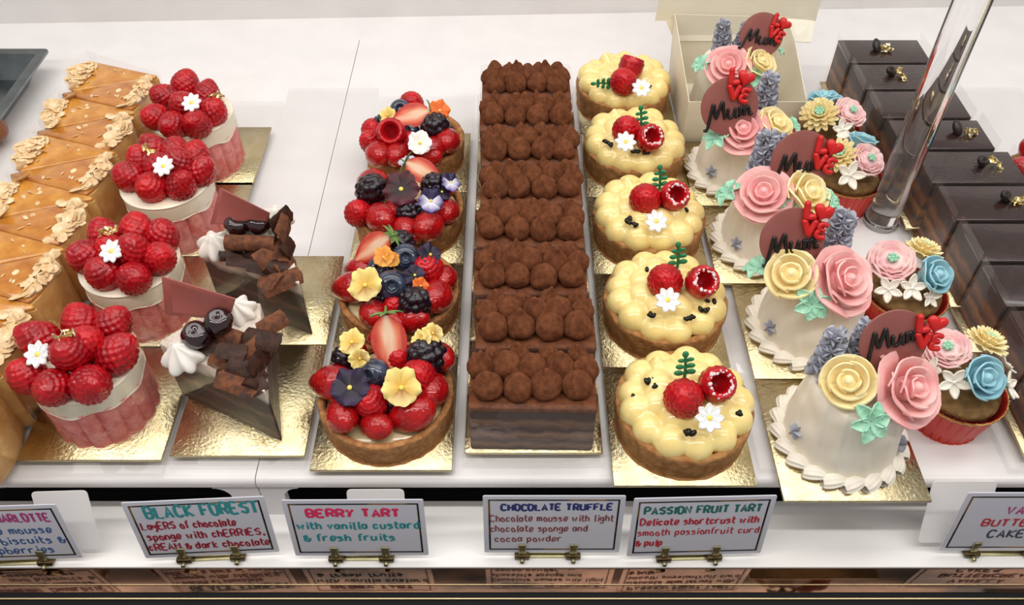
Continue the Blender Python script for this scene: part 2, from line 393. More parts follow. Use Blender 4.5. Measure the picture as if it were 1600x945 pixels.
# ------------------------------------------------------------------ risers and cake boards
def riser(x0, x1, y0, y1, label):
    b = B().add(box(x1-x0, y1-y0, .5, ((x0+x1)/2, (y0+y1)/2, .26), .05, 2))
    return tag(put('acrylic_riser', mesh('acrylic_riser', b, M['acrylic'])), label, 'riser', 'clear acrylic risers')
riser(-36.8, -30.0, 26.5, 66.0, 'clear acrylic riser slab under the row of almond slices')
riser(-29.6, -20.75, 27.2, 66.3, 'clear acrylic riser slab under the raspberry charlottes')
riser(-20.55, -12.3, 27.8, 68.4, 'clear acrylic riser slab under the black forest slices')
riser(-12.1, -3.4, 27.5, 67.0, 'clear acrylic riser slab under the berry tarts')
riser(-2.95, 5.55, 27.9, 66.5, 'clear acrylic riser slab under the chocolate truffle cakes')
riser(5.9, 14.35, 27.2, 69.5, 'clear acrylic riser slab under the passion fruit tarts')
riser(14.7, 23.8, 27.5, 60.2, 'clear acrylic riser slab under the flower cakes')
riser(29.6, 38.0, 27.5, 68.0, 'clear acrylic riser slab under the dark chocolate slices')
riser(38.6, 47.0, 40.5, 68.5, 'clear acrylic riser slab under the strawberry tart at the far end')
ZB = .76
def board(cx, y0, w_, d__, label, group):
    b = B().add(box(w_, d__, .2, (0, 0, 0), .03, 1))
    o = put('cake_board', mesh('cake_board', b, M['gold']), loc=(cx, y0+d__/2, .64)); return tag(o, label, 'cake board', group)

# ------------------------------------------------------------------ fruit, flowers, small parts (one mesh of each kind)
def fib(n):
    g = math.pi*(3-5**.5)
    for i in range(n):
        z = 1-2*(i+.5)/n; r = math.sqrt(1-z*z); yield Vector((r*math.cos(g*i), r*math.sin(g*i), z))
def berry(R_, n, dr, sc, mat_, name, nu=72, nv=44, taper=.2, bulge=.55):
    sp = [(0, 0, 0, R_*.95)]
    for d in fib(n):
        f = 1-taper*max(0, d.z)
        sp.append((d.x*R_*bulge*1.55*f*.62/.55*.99, d.y*R_*bulge*1.55*f*.62/.55*.99, d.z*R_*.97*sc, dr))
    b = B().add(star(sp, nu, nv, k=26)); return mesh(name, b, mat_, ang=80)
RASP = [berry(.92, 130, .19, 1.1+.08*i, M['rasp'], 'raspberry', taper=.15+.08*i) for i in range(3)]
RASPB = berry(.92, 130, .19, 1.12, M['raspbright'], 'raspberry')
BLACKB = berry(.8, 46, .3, 1.2, M['black'], 'blackberry', taper=.1)
def open_rasp():
    sp = []
    b = B(); n = 26
    def f(a, v, r, z):
        k = .07*(abs(math.sin(a*7+ (3.14/2 if int(v*8) % 2 else 0)))+abs(math.sin(v*25)))
        return r+k*(1 if r > .4 else .3), z
    prof = smoothprof([(0, -1.1), (.45, -1.02), (.8, -.6), (.95, -.1), (.98, .4), (.9, .8), (.72, .98), (.52, .85), (.44, .4), (.3, -.1), (0, -.3)], 3)
    b.add(lathe(prof, 42, f)); return mesh('open_raspberry', b, M['raspbright'], ang=80)
ORASP = open_rasp()
def sugar_ring():
    b = B()
    for k in range(34):
        a = k/34*6.283+random.uniform(-.1, .1); r = .74+random.uniform(-.1, .14)
        if random.random() < .15: continue
        b.add(ball(random.uniform(.07, .14), 7, 5, (1, 1, .6), (r*math.cos(a), r*math.sin(a), .97+random.uniform(-.08, .06)-abs(r-.74)*.6)))
    return mesh('icing_sugar', b, M['icing'])
SUGAR = sugar_ring()
def strawberry_shell(half=True):
    def f(u, v):
        a = u*(math.pi if half else 2*math.pi); t = v
        r = 1.05*(math.sin(math.pi*min(1, t*1.02))**.62)*(1-.38*t)+.0
        return (r*math.cos(a), r*math.sin(a)*(1 if not half else .95), 1.5-2.9*t)
    return f
def strawberry_whole():
    b = B().add(grid(strawberry_shell(False), 32, 22, True)); return mesh('strawberry', b, M['straw'], ang=80, disp=lambda p: -.035*max(0, math.cos(p.z*9)*math.cos(math.atan2(p.y, p.x)*9)))
STRAW = strawberry_whole()
def strawberry_half():
    b = B(); red = srgb('cc2620'); f = strawberry_shell(True)
    g = grid(f, 20, 22); b.add(g, col=red)
    # cut face with a pale heart
    def face(u, v):
        p0 = Vector(f(0, v)); q = Vector(f(1, v)); return p0.lerp(q, u)
    vs, fs = grid(face, 16, 22); cols = []
    for v in vs:
        t = (1.5-v.z)/2.9; rr = max(1e-3, Vector(f(0, t)).x); e = abs(v.x)/rr
        k = min(1, max(0, (e-.18)/.6))*.85+.4*max(0, t-.3)
        k = max(0, min(1, k+.22*noise.noise(Vector((v.x*5, v.z*1.2, 1)))))
        pale = Vector((.88, .62, .42)); mid = Vector((.8, .2, .1)); edge = Vector((.5, .02, .015))
        c = pale.lerp(mid, min(1, k*2)) if k < .5 else mid.lerp(edge, k*2-1)
        cols.append((c.x, c.y, c.z, 1))
    b.add((vs, fs, cols)); return mesh('strawberry_half', b, M['strawcut'], ang=60)
SHALF = strawberry_half()
def calyx():
    b = B()
    for k in range(7):
        a = k/7*6.283
        def f(u, v): 
            w_ = .17*math.sin(math.pi*min(1, v*.9+.1)); x = (u-.5)*2*w_; r = .1+.75*v
            return (r*math.cos(a)-x*math.sin(a), r*math.sin(a)+x*math.cos(a), .05+.25*v-.25*v*v+abs(u-.5)*.12)
        b.add(grid(f, 4, 6))
    b.add(tube([(0, 0, 0), (.02, 0, .25), (.06, 0, .5)], [.09, .07, .05], 7)); return mesh('strawberry_leaf', b, M['calyx'], solid=.03)
CALYX = calyx()
def blueberry():
    def f(a, v, r, z): return (r*(1+.12*math.cos(a*5)*(1 if v > .8 else 0)), z)
    b = B().add(lathe(smoothprof([(0, -.85), (.5, -.78), (.88, -.3), (.92, .2), (.66, .66), (.4, .78), (.36, .9), (.26, .8), (.2, .68), (0, .66)], 3), 30, f)); return mesh('blueberry', b, M['blue'], ang=80)
BLUEB = blueberry()
def daisy(name='sugar_daisy'):
    b = B()
    for k in range(8):
        a = k/8*6.283
        def f(u, v):
            w_ = .29*(math.sin(math.pi*min(1, .12+v*.85))**.7); x = (u-.5)*2*w_; r = .14+.82*v
            return (r*math.cos(a)-x*math.sin(a), r*math.sin(a)+x*math.cos(a), .04+.12*v*v-.1*(1-(2*u-1)**2)*.5)
        b.add(grid(f, 6, 8))
    return mesh('sugar_daisy', b, M['sugar'], solid=.12), mesh('daisy_center', B().add(ball(.22, 12, 8, (1, 1, .6), (0, 0, .06))), M['yellow'])
DAISY, DCEN = daisy()
def add_daisy(t, l, n=(0, -.45, .9), spin=0, sc=.8):
    o = put('sugar_daisy', DAISY, t, l, ori(n, spin), sc); put('daisy_center', DCEN, o); return o
def pansy(name, cols, edge=None):
    """cols: five petal colours, (inner, outer) sRGB hex"""
    b = B(); angs = [(62, .95, .95, -.05), (118, .95, .95, -.05), (-8, .85, 1.0, .02), (188, .85, 1.0, .02), (270, .8, 1.25, .07)]
    for (deg, ln, wd, zz), (ci, co) in zip(angs, cols):
        a = R(deg); ci = Vector(srgb(ci)[:3]); co = Vector(srgb(co)[:3]); ph = random.uniform(0, 6)
        def f(u, v):
            s_ = (u-.5)*2; w_ = wd*.52*(math.sin(math.pi*(.05+.72*v))**.8); r = .05+ln*v*(1-.2*s_*s_+.04*math.cos(s_*6.3+ph))
            x = s_*w_*(.35+.65*min(1, v*1.6)); z = zz+.3*v*v-.2*v**4+.1*math.sin(4.5*s_+ph)*v*v-.14*s_*s_*v
            return (r*math.cos(a)-x*math.sin(a), r*math.sin(a)+x*math.cos(a), z)
        vs, fs = grid(f, 8, 8)
        cs = []
        for j in range(9):
            for i in range(9):
                k = (j/8)**1.1; k = max(0, k-.35*(i % 3 == 1)*(j < 6)*(1-j/6)); c = ci.lerp(co, k); cs.append((c.x, c.y, c.z, 1))
        b.add((vs, fs, cs))
    return mesh(name, b, M['vc'], solid=.03)
PY = lambda i, o: [(i, o)]*5
PAN = {
 'yellow': pansy('yellow_pansy', [('d9a93c', 'f3df8c')]*4+[('a8702a', 'f5e398')]),
 'orange': pansy('orange_pansy', [('d8801c', 'f0a040')]*4+[('b86a18', 'f2b04c')]),
 'deep': pansy('orange_pansy', [('e06018', 'f07820')]*5),
 'purple': pansy('purple_pansy', [('0c0416', '26123a')]*4+[('100618', '301844')]),
 'burgundy': pansy('burgundy_pansy', [('16020a', '4e0a1c')]*4+[('180209', '5c0e26')]),
 'violet': pansy('violet_pansy', [('241848', '1c1038')]*2+[('e4e0ec', '3c2c78')]*2+[('f0ecf4', '483890')]),
 'white': pansy('white_pansy', [('efe8d8', 'f6f2ee')]*5),
 'lilac': pansy('lilac_pansy', [('d8d4e4', 'bcb8d0')]*5)}
PCEN = mesh('flower_center', B().add(ball(.12, 10, 6, (1, 1, .7), (0, 0, .08))), M['yellow'])
def add_pansy(t, kind, l, sc, n=(0, -.5, .86), spin=0):
    o = put(PAN[kind].name.split('.')[0], PAN[kind], t, l, ori(n, spin), sc); put('flower_center', PCEN, o); return o
def leafbits(seed):
    random.seed(seed); b = B()
    for k in range(5):
        c = Vector((random.uniform(-.45, .45), random.uniform(-.2, .2), random.uniform(0, .2)))
        q = rq().to_matrix().to_4x4()
        b.add(grid(lambda u, v: ((u-.5)*.5, (v-.5)*.32, .12*math.sin(u*7+k)+.1*math.sin(v*6)), 5, 4), Matrix.Translation(c) @ q)
    return mesh('gold_leaf', b, M['goldleaf'], False, solid=.015)
GLEAF = [leafbits(i) for i in range(3)]

# ------------------------------------------------------------------ buttercream flowers
def petalring(b, n, rb, rt, h, z0, wang, curl, ruff, off, tuck=.12, nu=10, nv=7, power=1.3):
    for k in range(n):
        a0 = off+k/n*2*math.pi+random.uniform(-.1, .1); ph = random.uniform(0, 6.3); hh = h*random.uniform(.92, 1.08)
        def f(u, v):
            s_ = (u-.5)*2; a = a0+s_*wang/2
            r = rb+(rt-rb)*v**power+curl*max(0, v-.6)**1.3+tuck*s_*v
            z = z0+hh*(v-.12*v*v)*(1-.22*s_**4)-curl*.55*max(0, v-.7)+ruff*math.sin(5*s_+ph)*v
            return (r*math.cos(a), r*math.sin(a), z)
        b.add(grid(f, nu, nv))
def rose(name, m, openness=1.0, seed=1):
    random.seed(seed); b = B()
    b.add(lathe(smoothprof([(0, -.75), (.42, -.7), (.5, -.3), (.3, .2), (.12, .5), (0, .52)], 3), 16))
    o = openness
    petalring(b, 2, .06, .17, .62, -.15, 3.2, .02, .02, .3, .03)
    petalring(b, 3, .18, .38+.06*o, .86, -.3, 2.5, .03, .05, .9, .04)
    petalring(b, 3, .3, .62+.18*o, 1.0, -.45, 2.6, .1*o, .05, .1, .05, power=1.0)
    petalring(b, 4, .4, .84+.3*o, 1.0, -.62, 2.1, .26*o, .07, .6, .05, power=.9)
    if o > .6: petalring(b, 4, .45, 1.0+.5*o, .74, -.72, 2.1, .42*o, .1, 1.3, .04, power=.85)
    return mesh(name, b, m, ang=70, solid=.07)
PROSE = [rose('pink_rose', M['pink'], .9, s) for s in (3, 5)]
PROSEP = rose('pale_pink_rose', M['pinkpale'], .7, 8)
YROSE = [rose('yellow_rose', M['yel'], .45, s) for s in (11, 12)]
BROSE = [rose('blue_rose', M['bluecream'], .35, s) for s in (15, 16)]
def ranunculus(name, m, seed):
    random.seed(seed); b = B()
    b.add(lathe(smoothprof([(0, -.6), (.5, -.55), (.7, -.2), (.5, .15), (.2, .22), (0, .2)], 3), 16))
    for i, (n, r, h) in enumerate([(5, .3, .42), (6, .48, .46), (7, .66, .46), (7, .84, .42), (8, 1.02, .34)]):
        petalring(b, n, r*.55, r, h+.35, -.5, 2*math.pi/n*1.5, .14, .06, i*.5, .05)
    return mesh(name, b, m, ang=70, solid=.045)
PRAN = [ranunculus('pink_ranunculus', M['pinkpale'], s) for s in (21, 22)]
def mumflower(seed):
    random.seed(seed); b = B()
    b.add(ball(.45, 14, 8, (1, 1, .6), (0, 0, -.15)))
    for n, r0, r1, z1, z0 in [(15, .3, 1.08, .02, -.2), (13, .3, .92, .3, -.1), (10, .25, .7, .5, 0), (7, .2, .45, .6, .1)]:
        for k in range(n):
            a = k/n*6.283+random.uniform(-.08, .08)+r1
            def f(u, v):
                s_ = (u-.5)*2; w_ = .17*math.sin(math.pi*(.15+.75*v))**.7; r = r0+(r1-r0)*v; x = s_*w_
                return (r*math.cos(a)-x*math.sin(a), r*math.sin(a)+x*math.cos(a), z0+(z1-z0)*v**.8+.08*s_*s_)
            b.add(grid(f, 4, 5))
    return mesh('yellow_chrysanthemum', b, M['yel'], ang=70, solid=.06)
CHRYS = [mumflower(31), mumflower(32)]
def gdots():
    b = B()
    for d in [(0, 0)]+[(.17*math.cos(k*1.047), .17*math.sin(k*1.047)) for k in range(6)]: b.add(ball(.1, 8, 6, (1, 1, 1.1), (d[0], d[1], .38)))
    return mesh('flower_stamen', b, M['leaf'])
GDOT = gdots()
def blossom():
    b = B()
    for k in range(5):
        a = k/5*6.283
        def f(u, v):
            s_ = (u-.5)*2; w_ = .27*math.sin(math.pi*(.12+.83*v))**.8; r = .05+.85*v; x = s_*w_
            return (r*math.cos(a)-x*math.sin(a), r*math.sin(a)+x*math.cos(a), .25*v*v+.1*s_*s_)
        b.add(grid(f, 5, 6))
    b.add(ball(.12, 8, 6, (1, 1, 1), (0, 0, .1))); return mesh('white_blossom', b, M['shell'], solid=.09)
BLOSSOM = blossom()
def leafrosette():
    b = B()
    for k in range(6):
        a = k/6*6.283+.3; ln = random.uniform(.85, 1.1)
        def f(u, v):
            s_ = (u-.5)*2; w_ = .3*math.sin(math.pi*min(1, .1+.88*v))**.8; r = .04+ln*v; x = s_*w_
            return (r*math.cos(a)-x*math.sin(a), r*math.sin(a)+x*math.cos(a), .3*v-.28*v*v+.22*s_*s_*math.sin(math.pi*v)+.03*math.sin(v*22))
        b.add(grid(f, 6, 10))
    return mesh('icing_leaf', b, M['leaf'], solid=.07)
LEAF = leafrosette()
def floret():
    def f(u, v):
        a = u*6.283; s_ = .5+.5*math.cos(a*6); r = (math.sin(math.pi*(.1+.9*v))**.8)*(.2+.3*s_)
        return (r*math.cos(a), r*math.sin(a), .62*v*(.7+.3*s_)-.08+.1*s_*math.sin(math.pi*v))
    return grid(f, 24, 7, True)
def lavender(seed, h=2.6):
    random.seed(seed); b = B(); fl = floret()
    b.add(tube([(0, 0, -.5), (.05, 0, h*.5), (0, 0, h)], [.25, .27, .1], 8))
    z = .0; k = 0
    while z < h:
        n = 4 if z < h*.8 else 3; rr = .35*(1-.35*z/h)
        for i in range(n):
            a = i/n*6.283+k*.8+random.uniform(-.2, .2); d = Vector((math.cos(a), math.sin(a), .45)).normalized()
            b.add(fl, Matrix.Translation(Vector((rr*math.cos(a), rr*math.sin(a), z+random.uniform(-.08, .08)))) @ ori(d, random.uniform(0, 2)).to_matrix().to_4x4() @ Matrix.Scale(random.uniform(.95, 1.25)*(1-.25*z/h), 4))
        z += .36; k += 1
    b.add(fl, Matrix.Translation((0, 0, h-.1)) @ Matrix.Scale(.7, 4))
    return mesh('lavender_spray', b, M['grey'], ang=60)
LAV = [lavender(41), lavender(42, 2.2)]
FLOR = mesh('piped_blossom', B().add(floret()), M['grey'])
def shell():
    sp = []
    def f(u, v):
        a = u*6.283; t = v; r = (.62*math.sin(math.pi*min(1, .12+t*.88))**.55)*(1-.55*t)*(1+.1*math.cos(a*9)); 
        return (r*math.cos(a), -.75+1.75*t, .12+.75*r*math.sin(a)+.35*math.sin(math.pi*t)*.6)
    return mesh('piped_shell', B().add(grid(f, 36, 12, True)), M['shell'], ang=70)
SHELL = shell()

# ------------------------------------------------------------------ almond slices, far left
def almond_mesh(length=7.1, wd=4.85, h=4.9):
    # tip at -x, wide rim at +x
    arc = [(length/2-.55*(abs(t)**2), wd/2*t) for t in [-1+k/5 for k in range(11)]]
    poly = [(-length/2, .12)]+[(-length/2, -.12)]+arc
    poly = rpoly([(x*.985, y*.975) for x, y in poly], .25, 2)
    body = mesh('baked_crust', B().add(prism(poly, 0, h-.25)), M['almcrust'], bevel=.06)
    inn = [(x*.975, y*.97) for x, y in poly]
    wr = [(-length/2-.1, .2), (-length/2-.1, -.2)]+[(x+.08, y*1.005) for x, y in arc]
    b = B(); n = len(wr)
    for i in range(n):
        a, c = wr[i], wr[(i+1) % n]
        ha = h+(.9 if a[0] > 0 else .1); hc = h+(.9 if c[0] > 0 else .1)
        b.add(([Vector((a[0], a[1], 0)), Vector((c[0], c[1], 0)), Vector((c[0], c[1], hc)), Vector((a[0], a[1], ha))], [[0, 1, 2, 3]]))
    wrap = mesh('plastic_wrap', b, M['film'], False)
    tops = []
    for mm, nm in ((M['glaze'], 'a'), (M['glazelight'], 'b')):
        tops.append(mesh('glazed_top', B().add(prism(inn, h-.28, h)), mm, bevel=.1))
    flk = []
    for s_ in range(4):
        random.seed(60+s_); b = B()
        for k in range(95):
            t = random.gauss(0, .45); t = max(-.95, min(.95, t)); x = length/2-.55*t*t-abs(random.gauss(.35, .45)); y = wd/2*t*.8
            z = h+random.uniform(0, .45)*(1-abs(t)*.4); s2 = random.uniform(.2, .5)
            if random.random() < .07: x = random.uniform(-1, 2.6); y = random.uniform(-.3, .3)*(x+length/2)*.7; z = h+.03; s2 = random.uniform(.1, .24)
            mtx = Matrix.Translation((x, y, z)) @ Matrix.Rotation(random.uniform(0, 6.3), 4, 'Z') @ Matrix.Rotation(random.gauss(0, .6), 4, 'X')
            b.add(lathe([(0, .03), (.6*s2, .035), (.95*s2, .02), (s2, 0), (.9*s2, -.03), (0, -.03)], 9, lambda a, v, r, z: (r*(1+.28*math.cos(2*a)+.08*math.cos(a)), z+.12*r*r)), mtx)
        flk.append(mesh('almond_flakes', b, M['almond']))
    return body, tops, flk, wrap
ab, at_, af, aw = almond_mesh()
yy = 28.2
for i in range(14):
    wide_right = (i % 2 == 0)
    side = 'berry cakes' if wide_right else 'metal tray'
    lab = f'{"golden" if i%2==0 else "darker"} almond slice, {ORD[i] if i else "nearest"} from the shelf lip, rim facing the {side}' if i else 'golden almond slice nearest the shelf lip, almond rim facing the berry cakes'
    t = thing('almond_slice', lab, 'cake slice', (-33.1+random.uniform(-.15, .15), yy, .52), (0 if wide_right else math.pi)+random.uniform(-.012, .012), 'glazed almond slices in a row')
    put('baked_crust', ab, t)
    tilt = Quaternion((1, 0, 0), R(5 if wide_right else -5)*random.uniform(.5, 1.2))
    g = put('glazed_top', at_[0 if wide_right else 1], t)
    fl = put('almond_flakes', af[i % 4], t, label='pale flaked almonds along the rim'); fl['kind'] = 'stuff'
    put('plastic_wrap', aw, t, label='clear plastic wrap')
    yy += 2.64

# ------------------------------------------------------------------ raspberry charlottes
def charlotte_meshes():
    def flute(a, v, r, z): return (r*(1+.085*abs(math.sin(a*8))**.5-.05), z)
    prof = smoothprof([(0, 0), (2.75, 0), (3.0, .12), (3.02, 1.0), (3.03, 2.2), (3.0, 3.0), (2.8, 3.2), (0, 3.2)], 4)
    base = mesh('pink_biscuit_base', B().add(lathe(prof, 144, flute)), M['pinksponge'], ang=80, disp=nz(2.2, .06))
    def wav(a, v, r, z): return (r, z+(.12*math.sin(a*5+1)+.1*math.sin(a*9))*(1 if v < .35 else 0))
    prof = smoothprof([(0, 3.1), (2.9, 3.1), (3.12, 3.15), (3.14, 3.8), (3.1, 4.35), (2.95, 4.5), (0, 4.52)], 4)
    cr = mesh('cream_layer', B().add(lathe(prof, 96, wav)), M['cream'], ang=80)
    col = mesh('plastic_collar', B().add(grid(lambda u, v: ((3.24+.04*v)*math.cos(u*6.4), (3.24+.04*v)*math.sin(u*6.4), .02+4.3*v), 72, 4)), M['film'])
    return base, cr, col
CHB, CHC, CHF = charlotte_meshes()
CH = [
 dict(c=(-25.3, 31.95), b=[(127, 504, 6.2), (177, 508, 6.2), (61, 531, 6.1), (134, 538, 6.7), (109, 551, 7.1), (184, 552, 6.3), (43, 587, 5.9), (83, 606, 6.0), (142, 601, 6.1)], d=(60, 554, 7.2), g=(99, 527, 8.0)),
 dict(c=(-25.1, 40.3), b=[(135, 401, 6.0), (163, 367, 6.1), (214, 361, 6.3), (254, 369, 6.1), (207, 391, 6.8), (249, 403, 6.2), (163, 427, 6.0), (210, 435, 6.0), (176, 393, 6.1)], d=(175, 393, 7.4), g=(170, 362, 7.3)),
 dict(c=(-25.1, 48.8), b=[(203, 276, 6.0), (222, 251, 6.1), (241, 234, 6.1), (272, 237, 6.1), (305, 245, 6.1), (313, 268, 6.0), (279, 255, 6.7), (237, 293, 6.0), (283, 289, 6.0), (248, 262, 6.3)], d=(256, 260, 7.5), g=(235, 236, 7.3)),
 dict(c=(-25.4, 57.2), b=[(290, 132, 6.1), (258, 152, 6.1), (324, 149, 6.0), (243, 183, 6.0), (271, 196, 6.0), (307, 194, 6.0), (332, 175, 6.0), (288, 166, 6.5)], d=(300, 161, 7.4), g=(341, 152, 7.0))]
CHL = ['raspberry charlotte on gold card nearest the shelf lip, white daisy at its side', 'pink raspberry charlotte behind the front one, gold leaf beside its daisy',
       'raspberry charlotte third from the shelf lip, daisy in the middle of berries', 'raspberry charlotte farthest back, beside the last almond slices']
BF0 = [28.0, 36.9, 45.5, 53.9]
for i, c in enumerate(CH):
    board(-25.2, BF0[i], 8.6, 8.75 if i < 3 else 8.0, f'gold foil card under the {ORD[i]} raspberry charlotte' if i else 'gold foil card under the charlotte nearest the shelf lip', 'gold cake boards under charlottes')
    t = thing('raspberry_charlotte', CHL[i], 'cake', (*c['c'], ZB), 0, 'raspberry charlottes')
    put('pink_biscuit_base', CHB, t, rot=Quaternion((0, 0, 1), i*.7)); put('cream_layer', CHC, t, rot=Quaternion((0, 0, 1), i*1.3)); put('plastic_collar', CHF, t, label='clear plastic collar')
    random.seed(100+i)
    for k, (x, y, z) in enumerate(c['b']):
        l = loc_of(t, x, y, z); dirn = Vector((l.x*.35, l.y*.35, 1)).normalized()
        put('raspberry', RASP[k % 3] if (k+i) % 3 else RASPB, t, l, ori(dirn+Vector((random.uniform(-.5, .5), random.uniform(-.5, .5), 0)), random.uniform(0, 6)), random.uniform(1.02, 1.14))
    put('glaze', GLEAF[i % 3], t, loc_of(t, *c['g']), ori((0, -.3, 1), i), 1.2).name = 'gold_leaf'
    add_daisy(t, loc_of(t, *c['d']), (-.1, -.5, .85), i*.3, .84)

# ------------------------------------------------------------------ black forest slices
CHERRY = mesh('cherry', B().add(lathe(smoothprof([(0, -.8), (.5, -.72), (.86, -.2), (.85, .3), (.55, .68), (.2, .68), (0, .6)], 4), 28)), M['cherry'], ang=80, disp=nz(1.5, .06))
def whip(seed):
    random.seed(seed)
    def f(a, v, r, z): return (r*(1+.16*math.cos(a*7+v*4)), z)
    return mesh('whipped_cream', B().add(lathe(smoothprof([(0, 0), (1.0, 0), (1.2, .35), (.95, .8), (.55, 1.2), (.15, 1.6), (0, 1.65)], 4), 56, f)), M['whip'], ang=80)
WHIP = whip(2)
def shaving(seed, cocoa):
    random.seed(seed); L_ = random.uniform(1.5, 2.6); W_ = random.uniform(.75, 1.25); cu = random.uniform(.8, 2.2)
    def f(u, v):
        a = (v-.5)*cu; rr = W_/max(.5, cu)*1.2
        return ((u-.5)*L_*(1-.25*abs(v-.5))+.08*noise.noise(Vector((v*6, u*2, seed))), rr*math.sin(a), rr*math.cos(a)-rr+.06*noise.noise(Vector((u*5, v*5, seed))))
    return mesh('chocolate_shaving', B().add(grid(f, 12, 7)), M['shavingcocoa' if cocoa else 'shaving'], solid=.09)
SHAV = [shaving(70+k, k % 3 == 0) for k in range(7)]
def roll():
    def f(u, v): 
        a = v*7.5; r = .62-.03*a
        return ((u-.5)*3.4, r*math.cos(a), r*math.sin(a))
    return mesh('chocolate_roll', B().add(grid(f, 10, 40)), M['shavingcocoa'], solid=.07, disp=nz(2, .05))
ROLL = roll()
def forest(tip, Lc, Rc, label, shav, ch, pl, whips, seed, rollat=None):
    tip, Lc, Rc = [Vector(q[:2]) for q in (tip, Lc, Rc)]; ctr = (tip+Lc+Rc)/3
    t = thing('black_forest_slice', label, 'cake slice', (ctr.x, ctr.y, ZB), 0, 'black forest slices')
    P = [q-ctr for q in (tip, Rc, Lc)]
    mid = (P[1]+P[2])/2; out = (mid-P[0]).normalized()
    bulge = [P[1].lerp(P[2], k/6)+out*.7*math.sin(math.pi*k/6) for k in range(1, 6)]
    poly = rpoly([tuple(P[0]), tuple(P[1])]+[tuple(q) for q in bulge]+[tuple(P[2])], .15, 2)
    put('cake_layers', mesh('cake_layers', B().add(prism(poly, 0, 4.9)), M['forest'], bevel=.05), t)
    b = B()   # film along the two cut sides, rounded and taller at the rim end
    for q, sgn in ((P[1], 1), (P[2], -1)):
        e = (q-P[0]); e.normalize(); nn = Vector((e.y, -e.x))*sgn*.12; ln = (q-P[0]).length
        def f(u, v):
            s_ = -.1+u*(ln+1.5); x = P[0]+e*s_+nn
            top = 5.1+1.5*u
            if u > .86: top *= math.sqrt(max(0.0, 1-((u-.86)/.14)**2))*.35+.65
            return (x.x, x.y, top*v)
        b.add(grid(f, 24, 6))
    put('plastic_film', mesh('plastic_film', b, M['filmcut']), t, label='clear film along the cut sides')
    for x, y, z, s_ in whips: put('whipped_cream', WHIP, t, loc_of(t, x, y, z), ori((random.uniform(-.2, .2), -.2, 1), x), s_)
    for x, y, z in ch: put('cherry', CHERRY, t, loc_of(t, x, y, z), ori((.2, -.2, 1), x), .95, 'glossy dark cherry')
    random.seed(seed)
    for k, (x, y, z, yaw, tl) in enumerate(shav):
        q = Quaternion((0, 0, 1), R(yaw)) @ Quaternion((1, 0, 0), R(tl)) @ Quaternion((0, 1, 0), R(random.uniform(-20, 20)))
        put('chocolate_shaving', SHAV[(k+seed) % 7], t, loc_of(t, x, y, z), q, random.uniform(.9, 1.15))
    if rollat: put('chocolate_roll', ROLL, t, loc_of(t, *rollat[:3]), Quaternion((0, 0, 1), R(rollat[3])), .95, 'thick cocoa dusted chocolate roll')
    # ruby chocolate plaque standing in the cream
    q = [loc_of(t, x, y, z) for x, y, z in pl]
    n = (q[1]-q[0]).cross(q[3]-q[0]).normalized()*.12
    vs = q+[a+n for a in q]
    put('chocolate_plaque', mesh('chocolate_plaque', B().add((vs, [[0, 1, 2, 3], [7, 6, 5, 4], [0, 4, 5, 1], [1, 5, 6, 2], [2, 6, 7, 3], [3, 7, 4, 0]])), M['plaque'], bevel=.02), t, label='pinkish brown chocolate plaque')
    return t
for k, (y0, d__, nm) in enumerate(((28.3, 8.7, 'black forest slice nearest the shelf lip'), (37.05, 8.6, 'second black forest slice'))):
    board(-16.45, y0, 8.1, d__, f'gold foil card under the {nm}', 'gold cake boards under black forest slices')
forest(pt(441, 690, ZB), pt(283, 615, ZB), pt(432, 552, ZB), 'black forest slice nearest the shelf lip, whipped cream at its rim corner',
       [(425, 505, 6.9, 40, 30), (408, 530, 6.9, -15, 25), (362, 548, 6.7, -5, 15), (395, 556, 6.3, 60, 50), (352, 524, 6.6, -20, 40), (378, 578, 6.2, -25, 30), (400, 588, 6.0, 75, 20), (345, 565, 6.0, -30, 20), (412, 560, 6.2, 70, 70), (330, 535, 6.2, 20, 10), (385, 530, 6.2, 10, 10), (370, 600, 5.9, -20, 15), (395, 605, 5.8, 40, 15), (360, 585, 5.9, 10, 15)],
       [(306, 524, 6.9), (342, 502, 7.2)], [(252, 432, 8.9), (367, 467, 8.9), (357, 500, 6.6), (258, 492, 6.6)],
       [(290, 560, 5.6, .95), (375, 490, 5.6, .85), (320, 545, 5.4, .7)], 3)
forest(pt(489, 523, ZB), pt(340, 468, ZB), pt(462, 415, ZB), 'second black forest slice, bearing a thick cocoa dusted chocolate roll',
       [(440, 345, 6.9, 60, 75), (447, 360, 6.9, 75, 80), (425, 395, 6.5, 50, 40), (400, 388, 6.5, -20, 20), (430, 415, 6.2, -5, 25), (445, 410, 6.0, 50, 30), (380, 405, 6.0, -10, 5), (410, 415, 5.9, -15, 15), (420, 435, 5.8, -30, 15), (440, 440, 5.7, 30, 25), (452, 385, 6.3, 80, 60), (360, 395, 6.0, 10, 15)],
       [(371, 352, 7.0), (404, 349, 7.1)], [(343, 293, 9.0), (420, 332, 9.0), (416, 352, 7.0), (328, 350, 7.0)],
       [(338, 388, 5.6, .9), (432, 348, 5.6, .9), (395, 360, 5.5, .8)], 5, (392, 381, 6.7, -3))

# ------------------------------------------------------------------ tart cases
def case_mesh(name, r, h, m, seed):
    prof = smoothprof([(0, 0), (r*.9, 0), (r*.95, .1), (r*.985, h*.5), (r, h-.15), (r-.12, h+.05), (r-.38, h+.02), (r-.5, h-.25), (r-.55, h-.8), (0, h-.85)], 4)
    return mesh(name, B().add(lathe(prof, 120)), m, ang=80, disp=nz(1.6, .09, seed))
